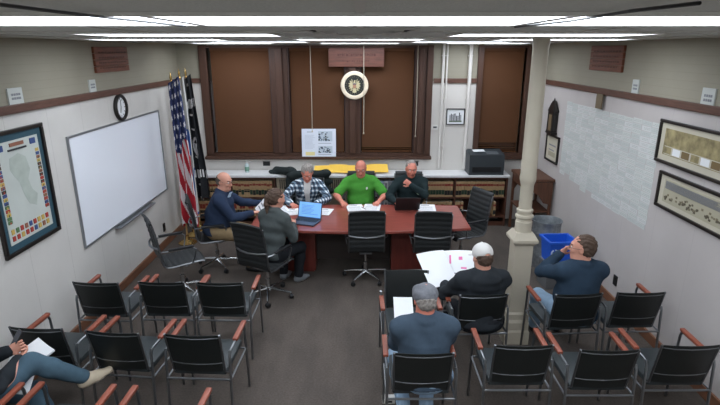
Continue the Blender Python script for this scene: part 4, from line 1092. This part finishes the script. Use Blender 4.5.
    if style in ('short', 'full', 'pony'):
        g_ = {'short': 0, 'pony': .003, 'full': .006}[style]
        hp2 = [ell(e(0, -.028, .040), ax, (.0795+g_, .098+g_, .089+g_), .02), ell(e(0, -.046, -.012), ax, (.073+g_, .072+g_, .072), .03)]
        hp2 += [ell(e(s_*.088, .010, -.014), ax, (.026, .030, .036), .012, -1) for s_ in (-1, 1)]
        cuts_ = [(e(0, .0, -.062), nrm(-hu+hf*.2))]
        if hat: cuts_.append((e(0, 0, .025), hu))
        part('hair', hp2, .0046, hm, root, .0 if not hat else -.002, hd, cuts_)
        if style == 'pony':
            p0 = e(0, -.105, .02); part('ponytail', [cone(p0+hf*.02, p0-hf*.03, .02, .028, .02), cone(p0-hf*.03, p0-hf*.045-V(0, 0, .09), .030, .030, .02), cone(p0-hf*.045-V(0, 0, .09), p0-hf*.04-V(0, 0, .22), .030, .014, .02)], .0055, hm, root, 0, hd)
    elif style == 'fringe':
        part('hair', skull, .0045, hm, root, .0065, hd, [(e(0, -.005, .0), nrm(hf*.95-hu*.2)), (e(0, 0, -.05), -hu), (e(0, -.03, .035), nrm(hu+hf*.35))])
    if hat == 'cap':
        m_ = mat('white_cotton_cap', (214, 212, 208), .8)
        dome = [ell(e(0, -.008, .045), ax, (.086, .105, .088), .02)]
        hole = ell(e(0, -.125, .012), ax, (.036, .045, .030), .008, -1)
        o = part('baseball_cap', dome+[hole], .005, m_, root, .004, None, [(e(0, 0, .008), nrm(-hu+hf*.10))])
        b = MB(); X_ = Matrix((tuple(hr)+(0,), tuple(hf)+(0,), tuple(hu)+(0,), (0, 0, 0, 1))).transposed(); b.M = Matrix.Translation(tuple(e(0, 0, .022))) @ X_
        pl = [(-.075, .07)]+[(.088*math.cos(a), .09+.085*math.sin(a)) for a in np.linspace(PI, 0, 14)]+[(.075, .07)]
        b.prism(pl, -.002, .004); b.build('cap_visor', m_, o)
        b = MB(); b.M = Matrix.Translation(tuple(e(0, -.008, .138))) @ X_; b.lathe([(.009, -.004), (.008, .003), (.003, .005)], 10); b.build('cap_button', m_, o)
        b = MB(); b.tube([tuple(e(math.sin(a)*.087, -.008-math.cos(a)*.104, .001)) for a in np.linspace(-.45, .45, 8)], .0055, 6); b.build('cap_strap', m_, o)
    if hat == 'flat':
        m_ = mat('grey_flat_cap', (112, 114, 120), .9, var=.15, scale=40, bump=.3, bscale=200)
        def n2(g): return (.003*np.sin(g@V(60, 50, 30))).astype(np.float32)
        o = part('flat_cap', [ell(e(0, -.010, .040), ax, (.090, .108, .078), .02), ell(e(0, .05, .062), ax, (.082, .07, .045), .04)], .0055, m_, root, .004, n2, [(e(0, 0, -.024), nrm(-hu+hf*.38))])
        b = MB(); X_ = Matrix((tuple(hr)+(0,), tuple(hf)+(0,), tuple(hu)+(0,), (0, 0, 0, 1))).transposed(); b.M = Matrix.Translation(tuple(e(0, .01, .03))) @ X_
        b.prism([(-.07, .07)]+[(.075*math.cos(a), .08+.05*math.sin(a)) for a in np.linspace(PI, 0, 12)]+[(.07, .07)], -.003, .004); b.build('cap_brim', m_, o)
    if glasses:
        b = MB()
        for s in (-1, 1):
            pts = [e(s*.033+.021*math.cos(a), .104, .008+.016*math.sin(a)) for a in np.linspace(0, 2*PI, 15)]; b.tube([tuple(p) for p in pts], .0017, 6)
            b.tube([tuple(e(s*.054, .102, .012)), tuple(e(s*.078, .06, .012)), tuple(e(s*.083, -.01, .010))], .0016, 6)
        b.tube([tuple(e(-.012, .105, .01)), tuple(e(.012, .105, .01))], .0017, 6); b.build('glasses', lens_m, root, True)
    return root, dict(hc=hc, hf=hf, hr=hr, hu=hu, arms=arms, L=L, e=e, chest=chest, fw=fw, up=up, rt=rt, nb=nb, sh=sh)

def cloth(name, rgb, **k): return mat(name, rgb, .9, var=k.get('var', .06), scale=k.get('scale', 30), bump=k.get('bump', .15), bscale=k.get('bscale', 160), spec=.15)
navy1 = cloth('navy_pullover', (44, 56, 78)); khaki = cloth('khaki_trousers', (142, 122, 92)); greyj = cloth('grey_jacket', (78, 84, 84)); blackt = cloth('black_trousers', (34, 36, 40))
green = cloth('bright_green_polo', (74, 146, 58)); darkp = cloth('dark_green_pullover', (34, 46, 48)); hood = cloth('black_hoodie', (42, 46, 50)); slate = cloth('slate_shirt', (66, 80, 94))
navy2 = cloth('navy_sweater', (46, 62, 78)); jeans = cloth('blue_jeans', (74, 96, 110)); jl = cloth('light_jeans', (150, 176, 200)); teeg = cloth('white_tee', (206, 206, 204)); green2 = cloth('mint_top', (150, 170, 150))
sneak_w = mat('sneaker_white', (214, 208, 196), .7); sole_w = mat('sole_white', (226, 222, 214), .6); sneak_b = mat('shoe_black', (34, 34, 36), .5); sneak_be = mat('sneaker_beige', (196, 182, 158), .8); sneak_g = mat('sneaker_grey', (120, 124, 128), .7)
pl = plaid_mat()

P = {}
P['navy'] = person('heavyset bald man in glasses and navy pullover, khaki trousers, seated at left end of table', (-1.93, 6.50), -86, lean=10, bulk=1.22, belly=.08, head=(-22, 12),
    hands={'L': (-1.40, 6.80, .84), 'R': (-1.44, 6.40, .82)}, feet={'L': (-1.45, 6.70, 0), 'R': (-1.5, 6.36, 0)}, shirt=navy1, trousers=khaki, shoes=(sneak_b, sneak_b), style='fringe', hair=hair_dk, glasses=True, curl=(50, 55), skin=skin_l)
P['pony'] = person('woman with brown ponytail and grey jacket, seated back to us at the laptop', (-1.06, 5.70), -28, lean=8, fem=True, bulk=.86, head=(-24, 10),
    hands={'L': (-1.0, 6.10, .80), 'R': (-.84, 5.98, .80)}, feet={'L': (-1.0, 6.10, 0), 'R': (-.80, 6.02, 0)}, shirt=greyj, trousers=blackt, shoes=(sneak_g, sole_w), style='pony', hair=hair_br, skin=skin_l, curl=(30, 30))
P['plaid'] = person('grey-haired person in blue and white plaid shirt over white tee, writing at table', (-.78, 7.42), 180, lean=14, bulk=1.0, head=(4, 32), zs=.44,
    hands={'R': (-.98, 6.90, .80), 'L': (-.62, 6.90, .80)}, hints={'R': (-.8, -.1, -.4), 'L': (.8, -.1, -.4)}, shirt=pl, inner=teeg, trousers=jeans, shoes=(sneak_w, sole_w), style='full', hair=hair_gray, skin=skin_r, curl=(55, 45))
P['green'] = person('balding heavy man in bright green polo shirt with reading glasses at the table', (.01, 7.46), 182, lean=9, bulk=1.16, belly=.08, head=(-4, 18), zs=.45,
    hands={'R': (-.26, 6.98, .80), 'L': (.27, 7.0, .80)}, hints={'R': (-.9, .1, -.5), 'L': (.9, .1, -.5)}, shirt=green, mark=teeg, sleeve=.6, trousers=blackt, shoes=(sneak_w, sole_w), style='fringe', hair=hair_gray, glasses=True, skin=skin_r, curl=(40, 40))
P['dark'] = person('grey-haired man in dark pullover resting his chin on one hand at the table', (.76, 7.44), 178, lean=11, bulk=1.12, belly=.04, head=(6, 10), zs=.45,
    hands={'R': (.52, 6.95, .80), 'L': (.74, 7.10, 1.02)}, hints={'R': (-.8, 0, -.5), 'L': (.9, -.2, -.7)}, palm={'L': (-.2, .9, -.2)}, shirt=darkp, mark=green2, trousers=blackt, shoes=(sneak_b, sneak_b), style='short', hair=hair_gray, skin=skin_r, curl=(85, 35))
P['cap'] = person('man in white baseball cap and black hoodie reading large sheets beside the column', (1.12, 4.23), 4, slump=.88, lean=-2, zs=.39, bulk=1.15, head=(10, 18),
    hands={'L': (.84, 4.60, .74), 'R': (1.16, 4.66, .72)}, hints={'L': (-.5, -.3, -.8), 'R': (.5, -.3, -.8)}, feet={'L': (.94, 4.90, 0), 'R': (1.18, 4.90, 0)}, shirt=hood, hoodie=True, collar=False, trousers=blackt, shoes=(sneak_b, sole_w), style='short', hair=hair_br, hat='cap', skin=skin_l, curl=(45, 45))
P['gray'] = person('broad man in grey flat cap and slate blue shirt seated with his back to us', (.49, 3.37), 0, slump=.90, lean=-1, zs=.40, bulk=1.14, belly=.07, head=(4, 18),
    hands={'L': (.33, 3.78, .66), 'R': (.62, 3.78, .66)}, hints={'L': (-.2, -.5, -.6), 'R': (.2, -.5, -.6)}, feet={'L': (.36, 3.50, 0), 'R': (.54, 3.48, 0)}, shirt=slate, trousers=jl, shoes=(sneak_w, sole_w), style='short', hair=hair_gray, hat='flat', skin=skin_r)
P['rnavy'] = person('brown-haired man in dark navy sweater and light jeans by right wall, looking left', (2.03, 4.30), 6, slump=.96, lean=-2, side=2, zs=.42, bulk=1.10, belly=.06, head=(52, 4),
    hands={'L': (1.93, 4.52, 1.02), 'R': (1.97, 4.62, .82)}, hints={'L': (-.45, .75, -.5), 'R': (.6, -.3, -.8)}, palm={'L': (.6, -.4, .2)}, feet={'L': (1.86, 4.80, 0), 'R': (2.1, 4.82, 0)}, knees={'L': (-.25, .6, .8)}, shirt=navy2, trousers=jl, shoes=(sneak_b, sneak_b), style='short', hair=hair_br, glasses=True, skin=skin_l, curl=(70, 40))
P['phone'] = person('person at bottom left edge holding a phone, blue jeans and beige sneakers, legs crossed', (-2.66, 2.90), -38, lean=6, bulk=1.0, head=(0, 25), fem=True,
    hands={'L': (-2.56, 3.22, .80), 'R': (-2.46, 3.16, .76)}, palm={'L': (.5, -.6, .4), 'R': (-.5, -.6, .5)}, feet={'R': (-2.13, 3.36, .47), 'L': (-2.28, 3.12, 0)}, knees={'R': (.3, .8, 1.0), 'L': (-.3, .5, .7)}, shirt=hood, trousers=jeans, shoes=(sneak_be, sole_w), style='full', hair=hair_br, skin=skin_l, curl=(60, 60))
# small emblems on the shirts
def chest_mark(d, side_, m, name):
    pt = d['chest']+d['rt']*side_*.09+d['up']*.03+d['fw']*.0
    return pt

# ------------------------------------------------------------------ things on and around the table
tz = .751
def stack(label, x, y, rz, w=.216, h=.28, th=.004, n=1, seed=1, name='paper_sheet', cat='paper', m=None, z=tz, marks=True):
    mk = [(ink, .15, .78, .7, .86)]+[(ink, .12, .12+.16*i, .86, .16+.16*i) for i in range(4)] if marks else None
    return wavy_sheet(name, w, h, m or paper, (x, y, z), rz, label, cat, .003, None, (0, 0), th, seed, mk, 0, 12, 24)
stack('white sheet on the table between the man in navy and the laptop', -1.12, 6.78, 20)
stack('white sheet on the table in front of the person in plaid, left one', -.93, 6.66, 12, seed=2)
stack('white sheet on the table beneath the writing hands of the person in plaid', -.72, 6.80, -5, seed=3)
stack('white sheet lying right behind the laptop screen', -.50, 6.66, -12, seed=4)
stack('loose white sheet by the left edge of the table near the man in navy', -1.20, 6.42, 35, seed=5)
stack('open white packet of papers left half, before the man in green', -.07, 6.83, 8, .23, .29, .012, seed=6)
stack('open white packet of papers right half, before the man in green', .17, 6.84, -6, .23, .29, .010, seed=7)
stack('stack of white papers right of the black laptop', .94, 6.80, -4, .24, .30, .018, seed=8)
def pen(x, y, rz, label, m):
    t = thing('pen', label, 'pen', (x, y, tz+.014), R(rz)); MB().tube([(0, -.07, 0), (0, .06, 0)], .0045, 8).build('barrel', m, t, True); MB().tube([(0, .06, 0), (0, .072, 0)], [.004, .001], 8).build('tip', steel, t)
pen(.05, 6.80, 30, 'black pen lying across the open papers before the man in green', plast_b)
def laptop(x, y, rz, label, scr, body, tilt=105, on=True):
    t = thing('laptop', label, 'laptop', (x, y, tz+.001), R(rz))
    MB().box((-.17, -.12, 0), (.17, .12, .016), .004).build('laptop_base', body, t)
    b = MB()
    for r in range(5):
        for c in range(12): b.box((-.15+c*.025, -.0+r*.021-.005, .016), (-.128+c*.025, .013+r*.021-.005, .0175))
    b.build('keyboard', plast_b, t)
    MB().box((-.05, -.10, .016), (.05, -.035, .0168)).build('touchpad', mat('pad_grey', (70, 76, 88), .4), t)
    M = Matrix.Translation((0, .118, .014)) @ Matrix.Rotation(R(tilt-90), 4, 'X').inverted()
    b = MB(); b.M = M; b.box((-.17, 0, 0), (.17, .008, .225), .003); o = b.build('lid', body, t)
    b = MB(); b.M = M; b.box((-.158, -.0012, .014), (.158, .0005, .215))
    if on:
        b.m = 1
        b.box((-.158, -.0016, .014), (.158, -.001, .024)); b.box((-.12, -.0016, .06), (.12, -.001, .065))
        for i in range(6): b.box((-.12, -.0016, .08+i*.018), (.02+.02*(i % 3), -.001, .085+i*.018))
    b.build('screen', scr, o)
    return t
laptop(-.71, 6.22, -20, 'open laptop with glowing blue screen on the table before the woman', [mat('screen_blue', (120, 175, 228), .4, emit=.55), mat('screen_dark', (60, 110, 170), .4, emit=.4)], mat('laptop_grey', (70, 76, 92), .4, .2))
laptop(.66, 6.86, 180, 'low black laptop open in front of the man resting his chin', [plast_b, plast_b], plast_b, 118, False)
laptop_pen = None
# papers held / carried
def held(label, c, n, upv, w, h, seed=1, name='paper_sheet', th=.002, amp=.01, marks=None, cat='paper', m=None):
    n = Vector(n).normalized(); u = Vector(upv); u = (u-n*u.dot(n)).normalized(); r = u.cross(n)
    o = wavy_sheet(name, w, h, m or paper, c, 0, label, cat, amp, None, (0, 0), th, seed, marks, 0, 16, 16)
    o.rotation_euler = Matrix((tuple(r), tuple(u), tuple(n))).transposed().to_euler(); return o
held('white papers held in both hands by the man in navy pullover', (-1.30, 6.56, .90), (-.6, -.35, .7), (.5, .1, .8), .22, .29, 2, marks=[(ink, .1, .2, .9, .25), (ink, .1, .4, .9, .45), (ink, .1, .6, .9, .65)])
pink = mat('pink_marker', (226, 120, 170), .8)
held('large folded white sheet held up left of the man in white cap', (.76, 4.62, .80), (.15, -.55, .85), (-.25, .8, .4), .30, .42, 3, amp=.03)
held('large white sheet with pink marks in the hands of the man in white cap', (1.00, 4.72, .80), (-.1, -.45, .85), (.1, .85, .4), .30, .34, 4, amp=.025, marks=[(pink, .55, .3, .75, .38), (pink, .5, .62, .62, .75), (pink, .2, .5, .26, .8), (ink, .3, .15, .8, .2)])
held('white sheet on the knee of the man in grey cap, before the turned chair', (.385, 4.02, .70), (0, -.5, .85), (0, .85, .5), .17, .24, 5, amp=.004)
held('thick curled white papers on the lap of the person holding a phone', (-2.45, 3.30, .70), (.1, -.3, .95), (.5, .8, .2), .20, .22, 6, th=.018, amp=.02)
held('loose white sheet hanging over the knee of the person holding a phone', (-2.46, 3.14, .64), (.2, -.75, .65), (.1, .6, .8), .20, .24, 7, amp=.012)
held('pale blue face mask loose at the chin of the bald man in navy', (-1.735, 6.455, 1.06), (.9, -.2, -.3), (.2, 0, 1), .09, .08, 8, name='face_mask', cat='mask', m=mat('mask_blue', (190, 208, 226), .8), amp=.01)
# phone
t = thing('phone', 'dark smartphone held up at the bottom left edge', 'phone', (-2.53, 3.27, .86))
t.rotation_euler = (R(55), R(0), R(-40)); MB().box((-.037, -.075, -.004), (.037, .075, .004), .004).build('phone_body', plast_b, t); MB().box((-.033, -.069, .0038), (.033, .069, .0046)).build('screen', mat('phone_screen', (60, 64, 76), .2), t)
# coat over the chair and counter
darkc = cloth('dark_coat', (42, 48, 48))
co_p = [slab((-.76, 7.86, 1.0), (-.76, 7.88, .66), (1, 0, 0), .25, .29, .045, .06, .05), cone((-1.02, 7.86, .99), (-.54, 7.86, 1.02), .055, .06, .05), cone((-.98, 7.88, .97), (-1.15, 8.10, 1.0), .06, .06, .05),
        cone((-1.12, 8.06, .99), (-1.42, 8.36, .955), .07, .055, .05), slab((-1.06, 7.88, .97), (-1.10, 7.90, .50), (1, 0, 0), .12, .15, .05, .06, .05), cone((-1.3, 8.25, .96), (-1.50, 8.30, .935), .05, .035, .04)]
o = part('coat', co_p, .011, darkc, None, 0, wrinkle(77, .012)); tag(o, 'dark coat draped over the chair behind the plaid shirt and onto the counter', 'coat')

# ------------------------------------------------------------------ camera, world
cam = bpy.data.cameras.new('camera'); co = bpy.data.objects.new('camera', cam); C.objects.link(co)
cam.sensor_width = 36; cam.lens = 506/720*36; cam.clip_start = .02
co.location = (0, 0, 2.9); co.rotation_euler = (R(90-16.8), 0, 0)
sc = bpy.context.scene; sc.camera = co
w = bpy.data.worlds.new('world'); sc.world = w; w.use_nodes = True
w.node_tree.nodes['Background'].inputs[0].default_value = (.01, .012, .02, 1)
sc.view_settings.view_transform = 'Standard'; sc.view_settings.look = 'None'; sc.view_settings.gamma = 1
sc.view_settings.exposure = 0.0
